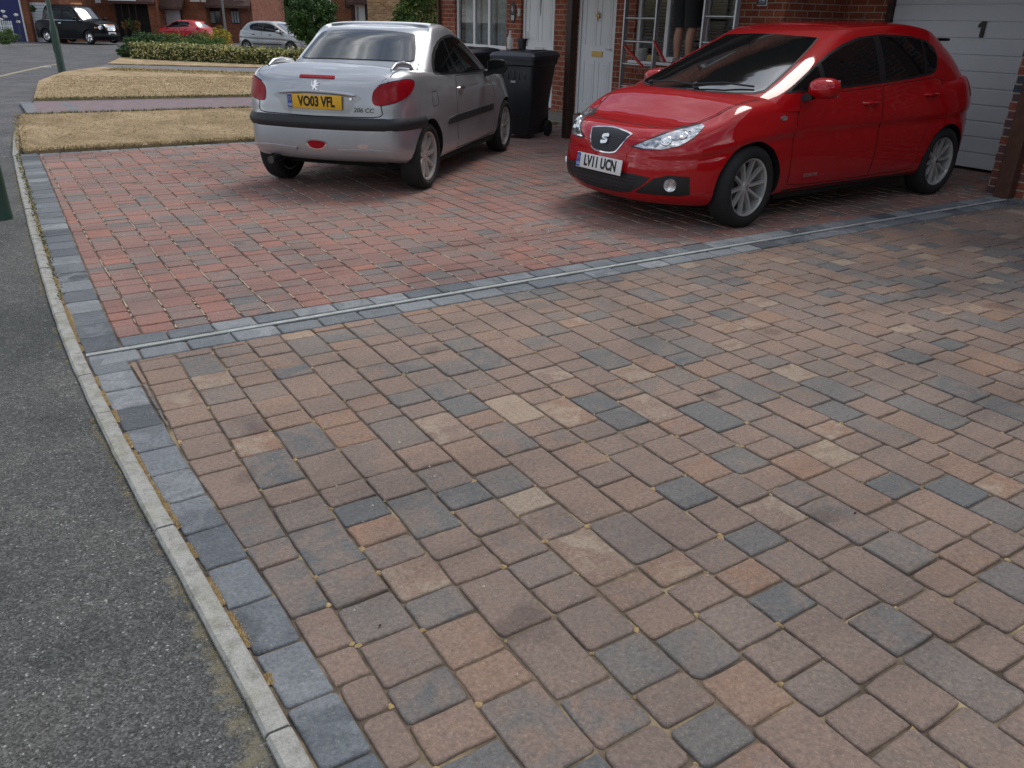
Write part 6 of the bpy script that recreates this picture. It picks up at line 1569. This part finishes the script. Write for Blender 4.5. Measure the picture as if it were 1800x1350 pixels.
# pale channel line along the road edge and a far garden kerb
def pxstrip(name, pts, w, z, mat):
    P = [ung(*p) for p in pts]; mb = MB(); vs = []
    for i, p in enumerate(P):
        d = P[min(i + 1, len(P) - 1)] - P[max(i - 1, 0)]; n = np.array([-d[1], d[0]]) / (np.linalg.norm(d[:2]) + 1e-9) * w / 2
        vs += [(p[0] + n[0], p[1] + n[1], gz(p[0], p[1]) + z), (p[0] - n[0], p[1] - n[1], gz(p[0], p[1]) + z), (p[0] - n[0], p[1] - n[1], gz(p[0], p[1]) - .12), (p[0] + n[0], p[1] + n[1], gz(p[0], p[1]) - .12)]
    fs = []
    for i in range(len(P) - 1):
        for j in range(4): fs.append((i * 4 + j, i * 4 + (j + 1) % 4, i * 4 + 4 + (j + 1) % 4, i * 4 + 4 + j))
    fs += [(0, 1, 2, 3), tuple(len(vs) - 4 + j for j in range(4))]
    mb.add(vs, fs); o = mb.build(name, mat); tag(o, kind='structure'); return o
pxstrip('kerb', [(-60, 141), (0, 131), (50, 120), (82, 113.5), (100, 111)], .13, -.035, conc_mat('road_channel', (.34, .31, .22), (.22, .2, .15)))
pxstrip('kerb', [(-60, 84), (0, 81), (60, 79.5), (108, 78.5)], .15, .05, M_KERB)
# manhole in the footway
q = ung(80, 115.5); m = MB(); m.box((q[0], q[1], gz(q[0], q[1]) - .04), (.16, .2, .006)); tag(m.build('access_cover', STEEL), 'small metal access cover in the road by the green lamp post', 'cover')
# leaves, twigs scattered on the road edge? only two small stones lie on the brown drive
for i, (px, py) in enumerate(((668, 1100), (1383, 640), (1503, 902))):
    q = un(px, py, .003); m = MB(); m.lathe([(0, .005), (.003, .004), (.004, .002), (.003, 0)], 7); o = m.build('pebble', BARK, smooth=True); o.location = tuple(q); tag(o, ['tiny dark pebble near the bottom centre of the brown driveway', 'tiny dark pebble in the upper right of the brown driveway', 'tiny dark pebble on an orange block right of centre'][i], 'pebble', 'dark pebbles on the driveway')
# laurel hedge added unseen behind the camera for the red car's flank to mirror
def reflection_hedge():
    rgx = np.random.default_rng(77); r = empty('hedge', (2.2, -4.2, 0), 0, 'unseen tall dark laurel hedge added behind the camera as a dark reflection', 'hedge'); mb = MB()
    for i in range(24):
        for k in range(14): leaves(mb, rgx, (i * .25, .1, .15 + k * .25), (.2, .25, .2), 30, .06, .9)
    mb.build('leaves', LF_DARK, r); s = MB(); s.bx(0, 5.7, .2, .5, 0, 3.3); s.build('twigs', simple('laurel_twigs', (.02, .03, .012), .95, var=.4, vs=20), r)
reflection_hedge()
# ================================================================ sky, sun, camera
SUN_EL, SUN_AZ = math.radians(60), math.radians(22)      # azimuth measured from +X towards +Y
W = bpy.data.worlds.new('World'); SC.world = W; W.use_nodes = True; t = W.node_tree; bg = t.nodes['Background']
sky = t.nodes.new('ShaderNodeTexSky'); sky.sky_type = 'NISHITA'; sky.sun_disc = False; sky.sun_elevation = SUN_EL; sky.sun_rotation = math.radians(90) - SUN_AZ; sky.air_density = 1.3; sky.dust_density = 2.0
tc = t.nodes.new('ShaderNodeTexCoord'); mp = t.nodes.new('ShaderNodeMapping'); mp.inputs['Scale'].default_value = (1, 1, 2.4); t.links.new(tc.outputs['Generated'], mp.inputs[0])
n = noise(t, 1.9, 7, .56, mp.outputs[0], .35); r = ramp(t, n.outputs[0], [(.42, (0, 0, 0)), (.58, (1, 1, 1))])
n2 = noise(t, 3.2, 6, .6, mp.outputs[0], .5); r2 = ramp(t, n2.outputs[0], [(.3, (3.0, 3.3, 4.0)), (.5, (8., 8.4, 9.0)), (.66, (22, 22, 22))])
c = mix(t, sky.outputs[0], r2.outputs[0], r.outputs[0]); t.links.new(c, bg.inputs['Color']); bg.inputs['Strength'].default_value = .085
L = bpy.data.lights.new('sun', 'SUN'); L.energy = 1.5; L.angle = math.radians(26); L.color = (1, .95, .88); so = bpy.data.objects.new('sun', L); COL.objects.link(so)
d = Vector((math.cos(SUN_AZ) * math.cos(SUN_EL), math.sin(SUN_AZ) * math.cos(SUN_EL), math.sin(SUN_EL))); so.rotation_euler = d.to_track_quat('Z', 'Y').to_euler(); so.location = tuple(d * 30)
cam = bpy.data.cameras.new('camera'); cam.lens = 36 * FPX / 1800; cam.sensor_width = 36; cam.clip_end = 1500; cam.clip_start = .05
co = bpy.data.objects.new('camera', cam); COL.objects.link(co); RR = Matrix(R.tolist()); m4 = Matrix.Identity(4)
for i in range(3): m4[i][0] = R[i][0]; m4[i][1] = -R[i][1]; m4[i][2] = -R[i][2]; m4[i][3] = CAM[i]
co.matrix_world = m4; SC.camera = co
SC.view_settings.view_transform = 'Standard'; SC.view_settings.look = 'None'; SC.view_settings.exposure = 0.29; SC.view_settings.gamma = 1.0
SC.render.resolution_x = 1024; SC.render.resolution_y = 768; SC.cycles.use_denoising = True; SC.cycles.max_bounces = 6
